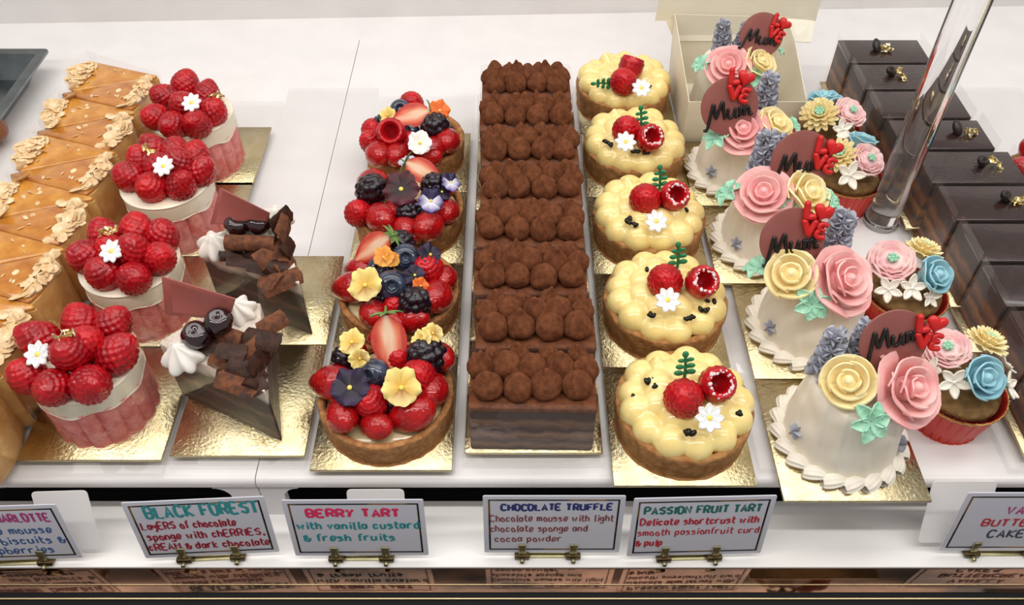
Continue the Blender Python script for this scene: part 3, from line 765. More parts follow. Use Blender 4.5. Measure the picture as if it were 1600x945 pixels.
# ------------------------------------------------------------------ berry tarts
BCASE = case_mesh('tart_case', 4.12, 2.0, M['crust'], 3)
BCUST = mesh('custard_filling', B().add(lathe([(0, .8), (3.6, .8), (3.62, 1.55), (3.3, 1.75), (0, 2.3)], 48)), M['custard'], disp=nz(1, .08))
BT = [
 dict(c=(-7.65, 31.55), s=[(510, 598, 3.5, 1.12, (-.5, .2, 1), 70), (530, 648, 3.3, 1.0, (.1, -.7, .8), 20), (683, 606, 3.3, 1.0, (.6, -.2, .8), -10), (687, 553, 3.6, .95, (.6, .5, .9), 40), (583, 668, 3.1, .85, (.3, -.8, .5), 60), (640, 652, 3.3, 1.08, (.3, -.6, .9), 95), (600, 520, 3.2, .9, (0, .8, .8), 90), (545, 545, 3.2, .9, (-.6, .5, .8), 40)],
      r=[(580, 628, 3.9, 1.0), (654, 588, 4.2, 1.05), (622, 560, 3.6, 1.0)], bk=[(668, 556, 4.3, 1.15), (543, 560, 4.0, .9), (618, 632, 3.2, .8)], bl=[(586, 584, 4.3, 1.0), (560, 610, 3.7, .8)],
      h=[(609, 540, 4.9, 1.25, (.1, -.75, .65), 5)],
      p=[('purple', 547, 606, 5.0, 1.3, (-.1, -.4, .9), 0), ('yellow', 627, 606, 5.2, 1.28, (.2, -.5, .8), .15), ('yellow', 550, 535, 5.2, .95, (-.2, -.3, .9), .4), ('yellow', 562, 560, 5.3, .7, (.3, -.7, .6), 2.2), ('yellow', 660, 530, 5.3, .75, (-.3, -.3, .9), 1), ('yellow', 676, 521, 5.4, .75, (.4, -.4, .8), 2)]),
 dict(c=(-7.7, 40.35), s=[(542, 450, 3.5, 1.1, (-.6, -.2, .8), 70), (580, 490, 3.3, .95, (-.1, -.8, .8), 15), (688, 462, 3.5, 1.12, (.6, -.2, .9), -15), (640, 502, 3.2, .95, (.2, -.8, .6), 70), (610, 505, 3.0, .85, (0, -.8, .6), 40), (700, 432, 3.2, .9, (.8, .2, .8), 0), (556, 420, 3.2, .9, (-.6, .4, .8), 60)],
      r=[(668, 420, 4.2, 1.05), (620, 478, 3.5, .9)], bk=[(648, 474, 4.0, 1.15), (627, 382, 4.4, 1.0), (600, 470, 3.5, .8)], bl=[(612, 447, 4.4, 1.15), (634, 403, 4.8, 1.05), (595, 420, 4, 1)],
      h=[(580, 389, 5.1, 1.1, (-.35, -.75, .6), -50)],
      p=[('yellow', 571, 446, 5.2, 1.28, (-.2, -.5, .85), .1), ('orange', 600, 402, 5.6, .8, (-.1, -.5, .8), .3), ('orange', 613, 405, 5.5, .6, (.5, -.5, .6), 1.2), ('deep', 657, 447, 4.9, .62, (.3, -.6, .7), .4), ('purple', 672, 398, 5.2, .9, (.5, -.3, .8), .8), ('purple', 648, 430, 5.0, .8, (.2, -.5, .8), 2)]),
 dict(c=(-7.75, 49.0), s=[(576, 282, 3.6, 1.0, (-.6, .4, .8), 60), (590, 341, 3.5, 1.15, (-.3, -.6, .9), 30), (633, 357, 3.4, .95, (.1, -.8, .8), 10), (675, 354, 3.5, 1.12, (.4, -.6, .8), -20), (703, 330, 3.4, .95, (.7, -.2, .8), 0), (640, 372, 3.0, .7, (0, -.9, .4), 60), (695, 292, 3.4, .9, (.7, .4, .7), 0)],
      r=[(560, 333, 3.5, 1.0), (620, 330, 3.7, 1.0)], bk=[(582, 298, 4.2, 1.25), (679, 292, 4.5, 1.05), (640, 333, 4.1, .9), (660, 335, 3.7, .9)], bl=[(652, 330, 4.0, .95)],
      h=[(664, 269, 5.0, 1.05, (.1, -.7, .7), 60)],
      p=[('burgundy', 627, 296, 5.6, 1.45, (0, -.55, .83), .1), ('violet', 673, 314, 5.3, 1.0, (.2, -.6, .75), .05), ('violet', 704, 285, 5.3, .85, (.5, -.4, .75), .3), ('purple', 690, 300, 4.9, .8, (.5, -.3, .7), 1), ('lilac', 636, 252, 5.2, .75, (-.2, .1, 1), .9), ('burgundy', 640, 325, 4.6, .8, (.1, -.7, .6), 1)]),
 dict(c=(-8.0, 57.5), s=[(587, 242, 3.6, 1.05, (-.2, -.6, .9), 15), (620, 243, 3.5, 1.0, (.05, -.7, .9), -5), (703, 220, 3.6, 1.05, (.6, -.3, .9), 0), (683, 232, 3.5, .95, (.4, -.6, .8), -20), (670, 247, 3.2, .85, (.2, -.8, .6), 60), (577, 212, 3.3, .9, (-.7, 0, .8), 50)],
      r=[(580, 221, 3.5, .95), (583, 203, 3.6, .95), (643, 162, 4.5, 1.0), (640, 225, 3.5, 1)], bk=[(680, 199, 4.4, 1.15), (600, 196, 3.8, .9), (690, 208, 3.8, .9)], bl=[(626, 172, 4.8, .95), (640, 205, 3.9, .9)],
      h=[(640, 181, 5.2, 1.1, (0, -.75, .65), -75)], o=[(612, 208, 4.6, 1.05, (0, -.7, .7))],
      p=[('deep', 687, 173, 5.4, .95, (.2, -.6, .75), .4), ('yellow', 606, 180, 5.0, .8, (-.3, -.4, .8), .5), ('white', 656, 224, 4.9, 1.05, (.1, -.6, .75), .3)])]
BTL = ['berry tart nearest the shelf lip, with purple and yellow pansies and an upright strawberry half', 'second berry tart, large yellow pansy over glazed strawberries and two blueberries',
       'third berry tart, topped by a big burgundy pansy and two violet ones', 'berry tart farthest back, with white and orange flowers and a hollow raspberry']
for i, c in enumerate(BT):
    board(-7.75, [27.3, 36.1, 44.85, 53.0][i], 8.4, [8.7, 8.65, 8.05, 8.0][i], f'gold foil card under the {"nearest" if i == 0 else ORD[i]} berry tart', 'gold cake boards under berry tarts')
    t = thing('berry_tart', BTL[i], 'tart', (*c['c'], ZB), 0, 'berry tarts')
    put('tart_case', BCASE, t, rot=Quaternion((0, 0, 1), i*1.4)); put('custard_filling', BCUST, t)
    random.seed(200+i)
    for x, y, z, s_, n, spin in c['s']:
        # whole-side-up strawberry pieces: long axis tangent
        l = loc_of(t, x, y, z); l.x *= .94; l.y *= .94; q = Quaternion((0, 0, 1), R(spin)) @ Quaternion((1, 0, 0), R(65))
        put('strawberry', STRAW, t, l, q, s_*1.14)
    for x, y, z, s_ in c['r']: put('raspberry', RASPB, t, loc_of(t, x, y, z), ori((random.uniform(-.5, .5), -.5, .9), random.uniform(0, 6)), s_)
    for x, y, z, s_ in c['bk']: put('blackberry', BLACKB, t, loc_of(t, x, y, z), ori((random.uniform(-.8, .8), -.3, .7), random.uniform(0, 6)), s_)
    for x, y, z, s_ in c['bl']: put('blueberry', BLUEB, t, loc_of(t, x, y, z), ori((random.uniform(-.6, .6), -.6, .6), random.uniform(0, 6)), s_)
    for x, y, z, s_, n, spin in c['h']:
        # cut face is local -y; make it look along n
        base = Vector((0, -1, 0)).rotation_difference(Vector(n).normalized())
        q = base @ Quaternion((0, 1, 0), R(-spin))
        o = put('strawberry_half', SHALF, t, loc_of(t, x, y, z), q, s_, 'cut strawberry half showing its pale heart')
        put('strawberry_leaf', CALYX, o, (0, .3, 1.42))
    for x, y, z, s_, n in c.get('o', []): put('hollow_raspberry', ORASP, t, loc_of(t, x, y, z), ori(n), s_)
    for kind, x, y, z, s_, n, spin in c['p']: add_pansy(t, kind, loc_of(t, x, y, z), s_, n, spin)

# ------------------------------------------------------------------ chocolate truffle cakes
TW, TD, TH = 7.3, 4.15, 4.15
TB = mesh('sponge_layers', B().add(box(TW, TD, TH-.35, (0, 0, (TH-.35)/2), .12, 2)), M['truffle'], disp=nz(1.2, .06))
TT = mesh('cocoa_topping', B().add(box(TW+.02, TD+.02, .45, (0, 0, TH-.2), .1, 2)), M['cocoa'])
def drop(seed):
    random.seed(seed); k = random.uniform(.9, 1.1); x0 = random.uniform(-.12, .12)
    prof = smoothprof([(0, 0), (.62, 0), (.86, .3), (.84, .68), (.64, 1.08), (.36, 1.4), (.12, 1.66*k), (0, 1.7*k)], 3)
    return mesh('truffle_drop', B().add(lathe(prof, 28)), M['cocoa'], ang=80, disp=nz(1.8, .1, seed))
DROPS = [drop(k) for k in range(5)]
def sleeve(w_, d__, h, r=.12):
    poly = rpoly([(-w_/2, -d__/2), (w_/2, -d__/2), (w_/2, d__/2), (-w_/2, d__/2)], r, 3); b = B(); n = len(poly)
    for i in range(n):
        a, c = poly[i], poly[(i+1) % n]
        b.add(([Vector((*a, .02)), Vector((*c, .02)), Vector((*c, h)), Vector((*a, h))], [[0, 1, 2, 3]]))
    return mesh('plastic_sleeve', b, M['filmfog'])
TS = sleeve(TW+.35, TD+.14, TH+.55, .35)
for i in range(8):
    y0 = 28.75+4.47*i
    nm = 'nearest the shelf lip' if i == 0 else ('farthest back in its row' if i == 7 else f'{ORD[i]} from the shelf lip')
    jig = random.uniform(-.18, .18)
    board(1.3, y0-.25, 8.3, 4.4, f'narrow gold card under the truffle cake {nm}', 'gold cards under truffle cakes')
    t = thing('truffle_cake', f'cocoa dusted chocolate truffle cake {nm}', 'cake', (1.25+jig, y0+TD/2-.05, ZB), random.uniform(-.025, .025), 'chocolate truffle cakes')
    put('sponge_layers', TB, t); put('cocoa_topping', TT, t); put('plastic_sleeve', TS, t, label='clear plastic sleeve')
    random.seed(300+i)
    for row, (n, yo, xo) in enumerate(((4, -.84, 0), (5, .5, 0), (4, 1.58, .1))):
        for k in range(n):
            x = (k-(n-1)/2)*(1.7 if n == 4 else 1.5)+xo
            put('truffle_drop', DROPS[(k+row*2+i) % 5], t, (x+random.uniform(-.1, .1), yo+random.uniform(-.1, .1), TH-.05), ori((random.uniform(-.1, .1), random.uniform(-.1, .1), 1), random.uniform(0, 6)), random.uniform(1.0, 1.1)*(.86 if n == 5 and k in (0, 4) else (.72 if row == 2 else 1)))

# ------------------------------------------------------------------ passion fruit tarts
PCASE = case_mesh('tart_case', 4.12, 2.1, M['crustpale'], 5)
def curd(seed):
    random.seed(seed); sp = [(0, 0, .4, 2.4)]
    for k in range(13):
        a = k/13*6.283+random.uniform(-.06, .06); sp.append((3.05*math.cos(a), 3.05*math.sin(a), 2.2+random.uniform(-.1, .15), random.uniform(.95, 1.1)))
    for k in range(8):
        a = k/8*6.283+.3; sp.append((1.75*math.cos(a), 1.75*math.sin(a), 2.45+random.uniform(-.1, .25), random.uniform(.98, 1.15)))
    for k in range(3):
        a = k/3*6.283; sp.append((.6*math.cos(a), .6*math.sin(a), 2.5, 1.0))
    a = 2.2; sp.append((2.6*math.cos(a), 2.6*math.sin(a), 3.2, .45)); sp.append((2.62*math.cos(a), 2.62*math.sin(a), 3.6, .2))
    return mesh('passion_fruit_curd', B().add(star(sp, 132, 56, (0, 0, .9), th1=1.75, k=16)), M['curd'], ang=80)
CURD = [curd(s) for s in (1, 2, 3, 4, 5)]
def sprig():
    b = B(); b.add(tube([(0, 0, 0), (.02, 0, .6), (0, .05, 1.2), (-.05, 0, 1.75)], [.11, .1, .09, .1], 8))
    b.add(ball(.2, 10, 8, (1, .6, 1.25), (-.06, 0, 1.92)))
    for z, s_ in ((.42, .95), (.9, .85), (1.38, .7)):
        for d in (-1, 1): b.add(ball(.24*s_, 10, 8, (1.25, .6, .85), (d*.38*s_, 0, z+.12+.05*d))); b.add(tube([(0, 0, z), (d*.3*s_, 0, z+.1)], .08, 6))
    return mesh('green_sprig', b, M['green'])
SPRIG = sprig()
def seedm(): return mesh('passion_seed', B().add(ball(.17, 8, 6, (1, .65, .5))), M['seed'])
SEED = seedm()
PT = [
 dict(c=(10.3, 30.6), r=(1068, 622, 4.9), o=(1118, 600, 5.0), s=(1069, 592, 4.6), d=(1108, 653, 5.1), k=[(1017, 598, 5, 3.9), (1022, 588, 3, 3.9), (1080, 680, 4, 4.1), (1158, 644, 2, 3.7), (985, 622, 2, 3.6)]),
 dict(c=(10.25, 39.35), r=(1039, 439, 4.9), o=(1095, 441, 5.0), s=(1058, 420, 4.5), d=(1043, 469, 5.2), k=[(1011, 422, 2, 3.9), (1014, 498, 4, 3.9), (1081, 503, 4, 3.9), (1102, 482, 3, 3.9), (1114, 475, 2, 3.8)]),
 dict(c=(10.1, 47.9), r=(1008, 311, 4.9), o=(1052, 307, 5.0), s=(1030, 298, 4.5), d=(1025, 346, 4.8), k=[(978, 346, 5, 4.0), (985, 352, 5, 4.0), (1073, 325, 3, 3.8)]),
 dict(c=(9.9, 56.8), r=(979, 203, 4.8), o=(1014, 217, 4.9), s=(1001, 204, 4.4), d=(977, 222, 5.4), k=[(947, 226, 4, 3.9), (992, 256, 5, 3.9), (1023, 264, 3, 3.8)]),
 dict(c=(9.8, 65.5), r=(974, 127, 4.8), o=(985, 107, 5.0), s=None, d=(1002, 138, 4.9), k=[(971, 163, 4, 4.1), (1019, 146, 5, 3.9)])]
PTL = ['passion fruit tart nearest the shelf lip, daisy below its two raspberries', 'second passion fruit tart, five patches of dark seeds around its berries', 'third passion fruit tart, daisy well in front of the raspberries',
       'fourth passion fruit tart, daisy touching the plain raspberry', 'passion fruit tart farthest back, its green sprig lying flat']
for i, c in enumerate(PT):
    board(10.1, [26.25, 35.1, 43.75, 52.4, 61.0][i], 8.35, [8.75, 8.55, 8.55, 8.5, 8.4][i], f'gold foil card under the {"nearest" if i == 0 else ORD[i]} passion fruit tart', 'gold cake boards under passion fruit tarts')
    t = thing('passion_fruit_tart', PTL[i], 'tart', (*c['c'], ZB), 0, 'passion fruit tarts')
    put('tart_case', PCASE, t, rot=Quaternion((0, 0, 1), i)); put('passion_fruit_curd', CURD[i], t)
    put('raspberry', RASPB, t, loc_of(t, *c['r']), ori((-.2, -.5, .85), i), 1.12)
    o = put('hollow_raspberry', ORASP, t, loc_of(t, *c['o']), ori((.15, -.55, .75) if i < 4 else (.3, .5, .8), i), .98, 'hollow raspberry dusted with icing sugar'); put('icing_sugar', SUGAR, o)
    if c['s']: put('green_sprig', SPRIG, t, loc_of(t, *c['s']), ori((-.05, .15, 1)), 1.0)
    else: put('green_sprig', SPRIG, t, loc_of(t, 960, 131, 4.3), ori((-1, -.1, .1)), .95)
    add_daisy(t, loc_of(t, *c['d']), (.05, -.55, .83), i*.5, .88)
    random.seed(400+i)
    for x, y, n, z in c['k']:
        for k in range(n):
            l = loc_of(t, x+random.uniform(-9, 9)*.9, y+random.uniform(-7, 7)*.9, z+.3+random.uniform(-.05, .1)); r_ = math.hypot(l.x, l.y)
            if r_ > 3.2: l.x *= 3.2/r_; l.y *= 3.2/r_
            put('passion_seed', SEED, t, l, ori((random.uniform(-.4, .4), -.4, .8), random.uniform(0, 6)), random.uniform(1.2, 1.6))

# ------------------------------------------------------------------ flower cakes with a plaque
def mumcake():
    def f(a, v, r, z):
        q = a*11/6.28318+.12*z+.25*math.sin(a*3); k = q % 1; k = k if k < .86 else (1-k)*6; return (r*(1+.035*k*(1 if .1 < v < .9 else .3)), z)
    prof = smoothprof([(0, 0), (3.2, 0), (3.28, .2), (3.2, 1.2), (3.05, 2.6), (2.85, 4.0), (2.7, 4.9), (2.45, 5.2), (1.6, 5.35), (0, 5.35)], 5)
    return mesh('buttercream_cake', B().add(lathe(prof, 220, f)), M['bcream'], ang=80, disp=nz(.9, .08, 2))
MCAKE = mumcake()
def cr(pts, k=5):
    return [Vector(p) for p in smoothprof([tuple(p) for p in pts], k)]
MUMS = [[(-.02, -.38), (.1, -.34), (.3, .3), (.5, .98), (.56, .55), (.62, .2), (.78, .55), (1.0, 1.02), (1.04, .6), (1.08, .12)],
        [(1.3, .52), (1.28, .2), (1.4, .05), (1.58, .2), (1.68, .52), (1.66, .2), (1.74, .05)],
        [(1.92, .5), (1.92, .05), (1.98, .38), (2.1, .5), (2.16, .3), (2.16, .06), (2.24, .4), (2.36, .5), (2.44, .3), (2.44, .08), (2.56, .08)]]
def plaque_meshes():
    disc = mesh('message_plaque', B().add(lathe(smoothprof([(0, -.1), (1.6, -.1), (1.72, 0), (1.6, .1), (0, .1)], 3), 56)), M['plaque2'], ang=50)
    b = B()
    for st in MUMS:
        p = [((q.x-1.25)*1.12+.0, (q.y-.3)*1.1-.15+.08*(q.x-1.2), .15) for q in cr([(a, c, 0) for a, c in st])]
        b.add(tube(p, .105, 8)); b.add(ball(.115, 8, 6, (1, 1, 1), p[0])); b.add(ball(.11, 8, 6, (1, 1, 1), p[-1]))
    ink = mesh('piped_lettering', b, M['blackicing'])
    def fat(strokes, r=.18):
        b = B()
        for s_ in strokes:
            p = cr([(x, y, 0) for x, y in s_], 4); b.add(tube(p, r, 10)); b.add(ball(r, 10, 8, (1, 1, 1), p[0])); b.add(ball(r, 10, 8, (1, 1, 1), p[-1]))
        return b
    Lm = mesh('red_sugar_letter', fat([[(0, .75), (0, .4), (0, .05)], [(0, .05), (.2, .02), (.4, .05)]]), M['red'])
    Vm = mesh('red_sugar_letter', fat([[(-.05, .7), (.1, .35), (.22, .05)], [(.22, .05), (.36, .35), (.5, .68)]]), M['red'])
    Em = mesh('red_sugar_letter', fat([[(.4, .72), (.15, .74), (.02, .6), (.12, .42), (.3, .4)], [(.3, .4), (.08, .34), (0, .16), (.14, .02), (.42, .03)]], .15), M['red'])
    def hf(u, v):
        a = u*2*math.pi; x = 16*math.sin(a)**3/17; y = (13*math.cos(a)-5*math.cos(2*a)-2*math.cos(3*a)-math.cos(4*a))/17
        prof = [(0, -.16), (.8, -.16), (1, -.05), (1, .05), (.8, .16), (.45, .2), (0, .2)]; k = prof[min(6, int(round(v*6)))]
        return (x*.58*k[0], y*.55*k[0], k[1])
    Hm = mesh('red_sugar_heart', B().add(grid(hf, 40, 6, True)), M['red'], ang=70)
    return disc, ink, Lm, Vm, Em, Hm
PLQ, INK, LL, LV, LE, LH = plaque_meshes()
def plaque(t, l, n, spin, sc, lovepos, lsc=1.0, lspin=-.15):
    o = put('message_plaque', PLQ, t, l, ori(n) @ Quaternion((0, 0, 1), spin), sc, 'round brown chocolate plaque with black script')
    put('piped_lettering', INK, o, (-.15, INKY, 0), rot=Quaternion((0, 0, 1), .1))
    x0, y0 = lovepos; q = Quaternion((0, 0, 1), lspin); 
    for m_, dx, dy, nm, rz in ((LL, -.42, .12, 'red_sugar_letter', .12), (LH, .42, .52, 'red_sugar_heart', -.2), (LV, -.3, -.8, 'red_sugar_letter', .1), (LE, .32, -.85, 'red_sugar_letter', -.1)):
        v = q @ Vector((dx, dy, 0))*lsc
        put(nm, m_, o, (x0+v.x, y0+v.y, .26), q @ Quaternion((0, 0, 1), rz), lsc)
    return o
def facing(spin=0, lean=.35, yaw=0):
    """disc +z towards the viewer, leaning back"""
    return (math.sin(yaw), -math.cos(yaw), lean)
MC = [
 dict(c=(19.75, 29.65), pink=(1424, 606, 6.9, 1.45, (.35, -.5, .75)), yel=(1326, 597, 7.0, 1.5, (-.35, -.45, .8)), leaf=[(1355, 655, 5.9, 1.15, (.05, -.75, .6)), (1365, 575, 6.3, .8, (0, .2, 1))],
      lav=[(1283, 582, 6.0, 1.0, (.22, .35, 1), 0), (1342, 553, 6.6, .95, (.05, .2, 1), 1)], pl=(1396, 534, 8.6, 1.08, .15), love=(1.55, .4), sm=[(1232, 676, 2.6), (1420, 698, 2.2)]),
 dict(c=(19.9, 38.35), pink=(1321, 437, 7.0, 1.48, (.35, -.45, .8)), yel=(1236, 430, 7.1, 1.6, (-.3, -.45, .8)), leaf=[(1265, 474, 5.9, 1.15, (.0, -.75, .6)), (1190, 424, 6.2, 1.0, (-.6, .1, .8)), (1270, 395, 6.4, .9, (0, .3, 1))],
      lav=[(1298, 398, 6.6, 1.1, (.15, .25, 1), 0)], pl=(1238, 374, 8.6, 1.15, .05), love=(.9, 1.1), sm=[(1178, 521, 2.4)]),
 dict(c=(18.85, 47.0), pink=(1193, 302, 7.1, 1.32, (-.25, -.45, .85)), yel=(1260, 303, 7.0, 1.65, (.35, -.35, .85)), leaf=[(1226, 330, 6.0, 1.0, (.2, -.7, .6)), (1143, 306, 6.0, 1.05, (-.7, 0, .7)), (1290, 318, 6.0, .9, (.6, -.2, .7))],
      lav=[(1188, 272, 6.6, 1.1, (.05, .3, 1), 0), (1208, 262, 6.6, 1.0, (.05, .3, 1), 1)], pl=(1252, 252, 8.4, 1.2, -.05), love=(1.1, .5), sm=[(1138, 388, 2.4)]),
 dict(c=(18.2, 55.5), pink=(1161, 203, 7.0, 1.28, (-.2, -.5, .8)), yel=(1210, 195, 7.0, 1.45, (.35, -.3, .85)), leaf=[(1122, 218, 6.0, 1.1, (-.5, -.3, .8)), (1232, 200, 6.0, .8, (.6, -.2, .7))],
      lav=[(1190, 177, 6.5, 1.1, (.1, .25, 1), 0)], pl=(1140, 166, 8.6, 1.2, .05), love=(.3, 1.25), sm=[(1104, 273, 2.4)]),
 dict(c=(19.0, 64.6), pink=(1138, 103, 7.2, 1.22, (-.2, -.5, .8)), yel=(1186, 99, 7.2, 1.4, (.35, -.4, .85)), leaf=[(1176, 122, 6.2, 1.0, (.2, -.6, .7)), (1101, 106, 6.3, 1.0, (-.6, -.1, .8)), (1208, 82, 6.3, .8, (.6, 0, .8))],
      lav=[(1127, 80, 6.8, .9, (-.05, .25, 1), 0), (1156, 80, 6.8, .9, (.15, .25, 1), 1)], pl=(1190, 55, 9.0, 1.0, -.25), love=(.9, .85), sm=[])]
MCL = ['flower cake nearest the shelf lip, round brown plaque behind a big pink rose', 'second flower cake, yellow rose in front of its round brown plaque', 'third flower cake, plaque standing behind its yellow rose beside the cupcakes',
       'fourth flower cake, on the last gold card before the white box', 'flower cake sitting inside the open white box']
MBX = [19.85, 19.9, 18.95, 18.4]
for i, c in enumerate(MC):
    if i < 4: board(MBX[i], [25.25, 34.15, 42.8, 51.4][i], 8.5, [8.8, 8.55, 8.5, 8.4][i], f'gold foil card under the {"nearest" if i == 0 else ORD[i]} flower cake', 'gold cake boards under flower cakes')
    t = thing('flower_cake', MCL[i], 'cake', (*c['c'], ZB if i < 4 else .45), 0, 'buttercream flower cakes')
    put('buttercream_cake', MCAKE, t, rot=Quaternion((0, 0, 1), i*.9))
    n = 20
    for k in range(n):
        a = k/n*2*math.pi; put('piped_shell', SHELL, t, (3.5*math.cos(a), 3.5*math.sin(a), 0.18), Quaternion((0, 0, 1), a+.35), .98)
    random.seed(500+i)
    x, y, z, s_, nn = c['pink']; put('pink_rose', PROSE[i % 2], t, loc_of(t, x, y, z), ori(nn, i), s_)
    x, y, z, s_, nn = c['yel']; put('yellow_rose', YROSE[i % 2], t, loc_of(t, x, y, z), ori(nn, i), s_)
    for x, y, z, s_, nn in c['leaf']: put('icing_leaf', LEAF, t, loc_of(t, x, y, z)+Vector(nn).normalized()*.45, ori(nn, x), s_)
    for x, y, z, s_, nn, k in c['lav']: put('lavender_spray', LAV[k], t, loc_of(t, x, y, z), ori(nn, x), s_)
    for x, y, z in c['sm']:
        l = loc_of(t, x, y, z); d = Vector((l.x, l.y, 0)).normalized(); rr = 3.25-.14*(z-.8); put('piped_blossom', FLOR, t, (d.x*rr, d.y*rr, z-.8), ori(d+Vector((0, 0, .3)), 0), 1.1)
    x, y, z, s_, sp_ = c['pl']; INKY = (.25, -.25, -.15, -.3, -.25)[i]; plaque(t, loc_of(t, x, y, z), (.05, -1, .45), sp_, s_, c['love'], 1.0)

# ------------------------------------------------------------------ the open white box behind
t = thing('cake_box', 'open ivory card cake box with raised lid, holding a flower cake', 'box', (19.2, 65.0, 0), 0)
hb, hw = 4.6, 4.75
def panel(pts, th=.06):
    q = [Vector(p) for p in pts]; n = (q[1]-q[0]).cross(q[-1]-q[0]).normalized()*th; k = len(q)
    return [*q, *[a+n for a in q]], [list(range(k)), list(range(k, 2*k))[::-1]]+[[i, (i+1) % k, (i+1) % k+k, i+k] for i in range(k)]
put('box_tray', mesh('box_tray', B().add(box(2*hb, 2*hw, .1, (0, 0, .1)))
    .add(panel([(-hb, -hw, .1), (hb, -hw, .1), (hb+.35, -hw-.3, 4.6), (-hb-.1, -hw-.3, 4.6)]))
    .add(panel([(-hb, -hw, .1), (-hb, hw, .1), (-hb-.3, hw+.2, 7.0), (-hb-.3, hw-2.5, 6.6), (-hb-.1, -hw-.3, 4.6)]))
    .add(panel([(hb, -hw, .1), (hb, hw, .1), (hb+.5, hw+.2, 6.6), (hb+.5, hw-3.0, 6.3), (hb+.35, -hw-.3, 4.6)]))
    .add(panel([(-hb, hw, .1), (hb, hw, .1), (hb+.5, hw+.2, 6.7), (-hb-.3, hw+.2, 7.0)])), M['boxcard'], False), t)
put('box_lid', mesh('box_lid', B().add(panel([(-hb-1.9, hw+.5, 6.2), (hb+3.2, hw+.5, 6.2), (hb+3.4, hw+1.2, 13), (-hb-1.4, hw+1.2, 13)]))
    .add(panel([(hb+.5, hw+.2, 6.6), (hb+3.2, hw+.5, 6.2), (hb+2.6, hw-1.5, 5.2), (hb+.6, hw-2.0, 5.6)]))
    .add(panel([(-hb, hw+.0, 4.5), (hb, hw+.0, 4.5), (hb+2, hw+.5, 6.3), (-hb-1, hw+.5, 6.3)])), M['boxcard'], False), t)

# ------------------------------------------------------------------ cupcakes
def cup_meshes():
    def fl(a, v, r, z): return (r*(1-.03*max(0, 1-abs(((a*26/6.28318) % 1)-.5)*7)*(v < .62)), z)
    prof = smoothprof([(0, 0), (2.0, 0), (2.1, .08), (2.3, .9), (2.52, 2.0), (2.68, 2.85), (2.62, 2.85), (2.45, 2.0), (2.0, .3), (0, .3)], 3)
    cup = mesh('red_foil_cup', B().add(lathe(prof, 312, fl)), M['redcup'], ang=70)
    pts = [((2.72+.02*math.cos(k*6.283/120*30))*math.cos(k*6.283/120), (2.72+.02*math.cos(k*6.283/120*30))*math.sin(k*6.283/120), 2.88) for k in range(121)]
    rim = mesh('gold_rim', B().add(tube(pts, .06, 6)), M['goldedge'])
    spg = mesh('cupcake_sponge', B().add(lathe(smoothprof([(0, 1), (1.9, 1.2), (2.15, 2.2), (2.32, 2.8), (2.15, 3.15), (1.5, 3.35), (0, 3.45)], 4), 64)), M['sponge'], ang=80, disp=nz(1.5, .06))
    return cup, rim, spg
CUP, RIM, SPG = cup_meshes()
KC = [
 dict(c=(27.2, 31.7), f=[('b', 1535, 590, 5.0, 1.35, (.2, -.6, .8)), ('p', 1480, 545, 5.0, 1.4, (-.3, -.2, .9)), ('y', 1541, 536, 5.0, 1.35, (.3, .2, .9)), ('w', 1490, 597, 4.6, 1.05, (-.3, -.7, .6)), ('w', 1452, 577, 4.6, .9, (-.6, -.2, .7)), ('w', 1574, 604, 4.3, 1.0, (.7, -.3, .6)), ('w', 1570, 570, 4.4, .8, (.7, .1, .6))]),
 dict(c=(26.5, 39.9), f=[('b', 1460, 430, 5.0, 1.3, (.4, -.5, .8)), ('p', 1393, 408, 5.0, 1.6, (-.2, -.3, .9)), ('y', 1443, 393, 4.8, 1.35, (.3, .3, .9)), ('w', 1388, 452, 4.4, 1.0, (-.3, -.7, .7)), ('w', 1424, 450, 4.5, 1.05, (0, -.7, .7)), ('w', 1453, 464, 4.0, .8, (.2, -.8, .5))]),
 dict(c=(26.0, 52.4), f=[('y', 1311, 243, 5.0, 1.5, (-.3, -.4, .9)), ('p', 1356, 250, 5.0, 1.4, (.3, -.4, .85)), ('b', 1347, 222, 5.0, 1.2, (.2, .3, .9)), ('w', 1327, 274, 4.5, 1.25, (0, -.75, .65)), ('w', 1322, 215, 4.6, .8, (-.3, .3, .8))]),
 dict(c=(26.1, 59.3), f=[('y', 1280, 180, 5.0, 1.6, (-.3, -.4, .9)), ('p', 1328, 176, 5.0, 1.45, (.3, -.3, .9)), ('b', 1289, 156, 5.0, 1.35, (-.1, .3, .9)), ('w', 1315, 203, 4.4, 1.0, (.1, -.7, .7)), ('w', 1315, 160, 4.8, .8, (.1, .2, .9))])]
KCL = ['cupcake in red foil nearest the shelf lip, blue rose facing out', 'second cupcake in red foil, wide pink ranunculus and blue rose on top', 'third cupcake in red foil, standing against the clear rod', 'cupcake in red foil farthest back, beside the white box']
for i, c in enumerate(KC):
    t = thing('cupcake', KCL[i], 'cupcake', (*c['c'], .01), 0, 'flower cupcakes')
    put('red_foil_cup', CUP, t); put('gold_rim', RIM, t); put('cupcake_sponge', SPG, t)
    for kind, x, y, z, s_, nn in c['f']:
        l = loc_of(t, x, y, z)
        if kind == 'b': put('blue_rose', BROSE[i % 2], t, l, ori(nn, i), s_)
        elif kind == 'p':
            o = put('pink_ranunculus', PRAN[i % 2], t, l, ori(nn, i), s_*.9); put('flower_stamen', GDOT, o)
        elif kind == 'y':
            o = put('yellow_chrysanthemum', CHRYS[i % 2], t, l, ori(nn, i), s_*.9); put('flower_stamen', GDOT, o, (0, 0, .1))
        else: put('white_blossom', BLOSSOM, t, l, ori(nn, x), s_)

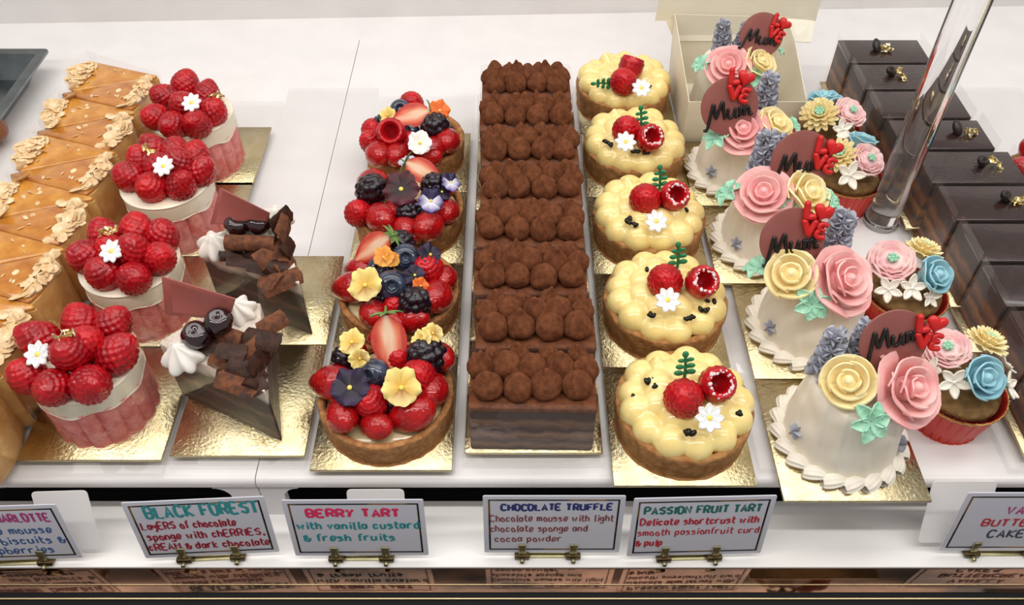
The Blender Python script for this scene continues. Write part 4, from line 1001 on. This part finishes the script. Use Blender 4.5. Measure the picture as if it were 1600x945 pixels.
# ------------------------------------------------------------------ dark chocolate slices
OW, OD, OH = 7.0, 3.7, 4.3
OB = mesh('sponge_layers', B().add(box(OW, OD, OH-.3, (0, 0, (OH-.3)/2), .06, 2)), M['opera'])
OT = [mesh('chocolate_glaze', B().add(box(OW+.04, OD+.04, .34, (0, 0, OH-.15), .08, 3)), m_) for m_ in (M['choc'], M['chocwrinkle'])]
def beanm():
    def f(u, v):
        a = u*6.283; q = v*math.pi; x = .62*math.cos(q); r = .42*math.sin(q); y = r*math.cos(a); z = r*math.sin(a)*.75
        if z > 0: z -= .16*math.exp(-(y/.08)**2)*math.sin(q)
        return (x, y, z)
    return mesh('coffee_bean', B().add(grid(f, 40, 16, True)), M['bean'], ang=80)
BEAN = beanm()
def film_u():
    b = B(); w_, d__, h = OW/2+.15, OD/2+.05, OH+.75
    for pts in ([(-w_, -d__), (-w_, d__)], [(w_, -d__), (w_, d__)], [(-w_, -d__), (w_, -d__)]):
        (x0, y0), (x1, y1) = pts; hh = h if x0 == x1 else OH+.05
        b.add(grid(lambda u, v: (x0+(x1-x0)*u, y0+(y1-y0)*u, .02+hh*v), 2, 2))
    return mesh('plastic_film', b, M['filmfog'])
OF = film_u()
OX = [34.6, 34.6, 34.5, 34.5, 34.3, 34.0, 33.2, 32.9, 32.7, 32.5]
for i in range(10):
    y0 = 28.3+4.1*i
    nm = 'nearest the shelf lip' if i == 0 else ('farthest back in its row' if i == 9 else f'{ORD[i]} from the shelf lip')
    board(OX[i], y0-.1, 7.9, 4.0, f'gold card under the dark chocolate slice {nm}', 'gold cards under dark chocolate slices')
    t = thing('chocolate_opera_slice', f'dark glazed chocolate layer slice {nm}', 'cake slice', (OX[i], y0+OD/2, ZB), 0, 'dark chocolate layer slices')
    put('sponge_layers', OB, t); put('chocolate_glaze', OT[1 if i in (5, 8) else 0], t); put('plastic_film', OF, t, label='clear film around the slice')
    random.seed(600+i)
    bx = [.3, .2, .6, .9, .6, .8, 1.2, .2, -.9, -.7][i]
    put('coffee_bean', BEAN, t, (bx, .2, OH+.42), ori((.7, -.4, .6), random.uniform(0, 3)), 1.05)
    put('gold_leaf', GLEAF[i % 3], t, (bx+.85, -.05, OH+.2), ori((.2, -.5, 1), i), 1.15)

# strawberry tart just entering beside the dark slices
t = thing('strawberry_tart', 'glazed strawberry tart entering the picture beside the dark chocolate slices', 'tart', (42.3, 52.0, .52), 0)
put('tart_case', BCASE, t); put('custard_filling', BCUST, t)
for k in range(7):
    a = k/7*6.283+.3; put('strawberry', STRAW, t, (2.6*math.cos(a), 2.6*math.sin(a), 2.9), Quaternion((0, 0, 1), a-1.57) @ Quaternion((1, 0, 0), R(-65)), 1.05)
put('strawberry', STRAW, t, (0, 0, 3.2), None, 1)

# clear support rod
t = thing('acrylic_rod', 'clear acrylic support rod rising between the cupcakes and dark chocolate slices', 'rod', (28.75, 50.2, 0))
put('rod_shaft', mesh('rod_shaft', B().add(lathe([(0, .55), (1.1, .55), (1.15, .6), (1.15, 44.9), (1.1, 45), (0, 45)], 64)), M['glass'], ang=40), t)
put('rod_foot', mesh('rod_foot', B().add(lathe([(0, .01), (1.3, .01), (1.34, .06), (1.34, .45), (1.25, .54), (0, .54)], 64)), M['glass'], ang=40), t, label='short clear foot disc')

# ------------------------------------------------------------------ metal tray top left
tc = pt(77, 76, 2.3)
t = thing('baking_tray', 'grey metal baking tray behind the almond slices', 'tray', (0, 0, 0))
t.location = Vector((tc.x, tc.y, 0))*CM; t['base'] = [tc.x, tc.y, 0]
W_, D_ = 30, 17
def ring(x0, y0, x1, y1, z, r): return [Vector((x, y, z)) for x, y in rpoly([(x0, y0), (x1, y0), (x1, y1), (x0, y1)], r, 4)]
rs = [ring(-W_, -D_, 0, 0, 2.1, .5), ring(-W_, -D_, 0, 0, 2.3, .5), ring(-W_+.9, -D_+.9, -.9, -.9, 2.3, .5), ring(-W_+1.9, -D_+1.9, -1.9, -1.9, .12, 1.0)]
rs2 = [ring(-W_+1.8, -D_+1.8, -1.8, -1.8, .02, 1.0), ring(-W_+.6, -D_+.6, -.6, -.6, 2.1, .5)]
b = B(); vs = [v for r_ in [rs2[0], rs2[1]]+rs for v in r_]; n = len(rs[0]); fs = []
for j in range(5):
    for i in range(n): fs.append([j*n+i, j*n+(i+1) % n, (j+1)*n+(i+1) % n, (j+1)*n+i])
fs.append(list(range(5*n, 6*n))); fs.append(list(range(n))[::-1])
put('tray_pan', mesh('tray_pan', b.add((vs, fs)), M['steel'], ang=35), t)
tb = pt(-40, 205, 1.5)
o = put('pastry_bun', mesh('pastry_bun', B().add(ball(2.2, 32, 20, (1.2, 1, .6), (0, 0, 1.3))), M['bun'], disp=nz(.8, .15)), loc=(tb.x, tb.y, .14)); tag(o, 'brown baked bun lying in the metal tray', 'pastry')

# ------------------------------------------------------------------ price cards
G = {
'A': '00 26 40;12 32', 'B': '00 06 36 44 33 03;33 42 30 00', 'C': '45 36 16 04 02 10 30 41', 'D': '00 06 26 44 42 20 00', 'E': '46 06 00 40;03 33', 'F': '46 06 00;03 33', 'H': '00 06;40 46;03 43', 'I': '10 16',
'K': '00 06;46 03 40', 'L': '06 00 40', 'M': '00 06 23 46 40', 'N': '00 06 40 46', 'O': '26 06 02 10 30 42 45 26', 'P': '00 06 36 45 33 03', 'R': '00 06 36 45 33 03;23 40', 'S': '45 36 15 04 33 42 30 01', 'T': '06 46;26 20', 'U': '06 01 20 41 46', 'V': '06 20 46', 'Y': '06 23 46;23 10',
'a': '33 14 02 10 31 34 30', 'b': '06 00 30 32 13 02', 'c': '33 14 02 10 31', 'd': '33 14 02 10 31 36 30', 'e': '02 32 34 14 01 10 31', 'f': '36 26 15 10;04 24', 'g': '33 14 02 11 31 34 3a 1b 0a', 'h': '06 00;02 14 33 30', 'i': '14 10;16 15', 'k': '06 00;34 02 30', 'l': '16 10 20', 'm': '00 04;02 14 23 20;23 34 43 40', 'n': '04 00;02 14 33 30', 'o': '14 02 10 30 32 14', 'p': '04 0b;03 24 32 20 01', 'r': '04 00;02 14 34', 's': '33 14 03 22 31 10 00', 't': '16 11 20 30;04 34', 'u': '04 01 10 31 34;31 30', 'v': '04 10 34', 'w': '04 10 23 30 44', 'y': '04 02 12 33;34 3a 1b', '&': '41 03 15 24 01 10 30 43', ',': '11 1a', '.': '10 11'}
WD = {'I': 2.2, 'i': 2, 'l': 2.2, 'M': 5, 'm': 5.2, 'w': 5.2, ' ': 2.6, ',': 1.8, 'f': 3.2, 't': 3.2}
def lettering(s, u0, v0, u1, hgt, thick, slope=0, seed=1):
    """marker strokes for s between u0 and u1 on the card, baseline v0"""
    random.seed(seed); adv = [WD.get(ch, 4.0 if not ch.isupper() else 4.9)+.7 for ch in s]; tot = sum(adv); k = (u1-u0)/tot; ky = hgt/6; b = B(); x = 0
    for ch, a in zip(s, adv):
        if ch in G:
            jx, jy = random.uniform(-.2, .2), random.uniform(-.25, .25)
            for st in G[ch].split(';'):
                P = []
                for tok in st.split():
                    yv = {'a': -1, 'b': -2}.get(tok[1]); yv = int(tok[1]) if yv is None else yv
                    P.append((u0+(x+int(tok[0])*(.92 if ch not in 'Mmw' else 1)+jx)*k, v0+(yv+jy)*ky+slope*(x*k), 0))
                if len(P) > 2 and ch not in 'AFHIKLMNTVYvwk': P = [tuple(q) for q in smoothprof(P, 3)]
                b.add(tube([(q[0], q[1], .012) for q in P], thick, 6, flat=.12))
        x += a
    return b
def price_card(cat_label, bl, br, h, lean, lines, clips, leaf=None):
    zb = -3.55
    P0, P1 = pt(bl[0], bl[1], zb), pt(br[0], br[1], zb)
    ex = (P1-P0); w_ = ex.length; ex.normalize(); 
    yaw = math.atan2(ex.y, ex.x)
    t = thing('price_card', cat_label, 'sign', P0, yaw, 'price cards in brass clips')
    Q = Quaternion((1, 0, 0), R(90-lean))         # card plane: local x right, y up the card, z towards the viewer
    put('card_panel', mesh('card_panel', B().add(prism(rpoly([(0, 0), (w_, 0), (w_, h), (0, h)], .12, 3), -.07, 0)), M['card'], False), t, rot=Q)
    b = B(); m_ = .3
    for x0, y0, x1, y1 in ((m_, m_, w_-m_, m_+.1), (m_, h-m_-.1, w_-m_, h-m_), (m_, m_, m_+.1, h-m_), (w_-m_-.1, m_, w_-m_, h-m_)):
        b.add(box(x1-x0, y1-y0, .012, ((x0+x1)/2, (y0+y1)/2, .008)))
    put('foil_border', mesh('foil_border', b, M['foil'], False), t, rot=Q)
    for k, (s, u0, v0, u1, hg, th, colr, slope) in enumerate(lines):
        put('handwriting', mesh('handwriting', lettering(s, u0*w_, v0*h, u1*w_, hg, th, slope, k+len(s)), inkmat(colr), False), t, rot=Q)
    if leaf:
        q2 = Quaternion((1, 0, 0), R(90-lean-14)); x0, x1, hh = leaf
        put('back_leaf', mesh('back_leaf', B().add(prism(rpoly([(x0*w_, .2), (x1*w_, .2), (x1*w_, hh), (x0*w_, hh)], .3, 4), -.05, 0)), M['sheet'], False), t, (0, .35, 0), q2, label='plain white leaf behind the card')
    # the clip stand
    hl = 'brass double clip stand holding the ' + cat_label.split(' in ')[0].replace('white price card', 'card')
    s_ = thing('card_clip', hl, 'clip stand', P0, yaw, 'brass card clips')
    x0, x1 = clips[0]*w_, clips[1]*w_
    put('stand_bar', mesh('stand_bar', B().add(box(x1-x0, .22, .14, ((x0+x1)/2, .22, -.1), .04)), M['clip']), s_)
    put('stand_foot', mesh('stand_foot', B().add(box(x1-x0+.5, .8, .1, ((x0+x1)/2, .3, -.5), .04)), M['clip']), s_)
    for x in (x0, x1):
        o = put('clip_jaw', mesh('clip_jaw', B().add(box(.46, .07, .95, (0, .0, .46), .03)), M['clip']), s_, (x, -.1, -.02), Quaternion((1, 0, 0), R(-lean)))
        put('clip_block', mesh('clip_block', B().add(box(.9, .55, .36, (0, .16, -.24), .05)), M['clipdark']), o, label='dark brass block')
        put('clip_screw', mesh('clip_screw', B().add(lathe([(0, -.12), (.14, -.12), (.16, 0), (.12, .1), (0, .12)], 14)), M['clip']), o, (0, -.28, -.32), Quaternion((1, 0, 0), R(90)))
MAG, BLU, TEAL, DRED, PNK, NAVY, BRN, GRN, RED, SLT = 'a83a78', '3f5f92', '2f8f94', '9c2438', 'dc2f62', '2a3270', '8a4a4c', '1f6a62', 'b83442', '3c4a58'
price_card('white price card reading raspberry charlotte in magenta ink', (-88, 878), (130, 871), 5.0, 8, [('RASPBERRY', -.0+.06, .72, .44, .62, .075, MAG, 0), ('CHARLOTTE', .5, .72, .93, .66, .075, MAG, 0), ('chocolate mousse', .14, .5, .9, .62, .055, BLU, 0), ('and biscuits &', .3, .31, .95, .62, .055, BLU, 0), ('raspberries', .28, .13, .84, .6, .055, BLU, 0)], (.28, .72), (.74, 1.13, 4.5))
price_card('white price card reading black forest in thick teal ink', (228, 872), (437, 862), 5.2, 8, [('BLACK FOREST', .14, .72, .96, .95, .1, TEAL, .02), ('LayERS of chocolate', .07, .52, .76, .62, .06, DRED, .01), ('sponge with chERRIES,', .08, .33, .94, .62, .06, DRED, .01), ('cREAM & dark chocolate', .06, .14, .96, .6, .06, DRED, .01)], (.28, .68))
price_card('white price card reading berry tart in pink ink', (462, 868), (670, 867), 5.2, 8, [('BERRY TART', .16, .72, .84, .62, .1, PNK, 0), ('with vanilla custard', .07, .5, .97, .62, .07, TEAL, .005), ('& fresh fruits', .1, .28, .78, .62, .07, TEAL, .005)], (.3, .68), (.42, .84, 4.45))
price_card('white price card reading chocolate truffle in navy ink', (757, 863), (967, 863), 5.3, 8, [('CHOCOLATE TRUFFLE', .13, .76, .93, .52, .075, NAVY, .01), ('Chocolate mousse with light', .05, .57, .94, .56, .045, BRN, .005), ('chocolate sponge and', .05, .39, .76, .56, .045, BRN, .005), ('cocoa powder', .08, .21, .58, .54, .045, BRN, .005)], (.28, .66))
price_card('white price card reading passion fruit tart in green ink', (979, 869), (1188, 864), 5.4, 8, [('PASSION FRUIT TART', .09, .74, .93, .6, .075, GRN, .01), ('Delicate shortcrust with', .07, .55, .93, .58, .06, RED, .01), ('smooth passionfruit curd', .06, .37, .95, .56, .045, RED, .01), ('& pulp', .06, .19, .26, .56, .06, RED, .01)], (.28, .66))
price_card('white price card reading vanilla buttercream cakes in magenta ink', (1467, 860), (1690, 860), 5.4, 8, [('VANILLA', .32, .66, .75, .62, .07, MAG, 0), ('BUTTERCREAM', .2, .45, .92, .58, .07, RED, 0), ('CAKES', .28, .25, .62, .66, .075, SLT, 0)], (.24, .66), (-.14, .3, 4.7))
for o in S.objects:
    if 'base' in o: del o['base']
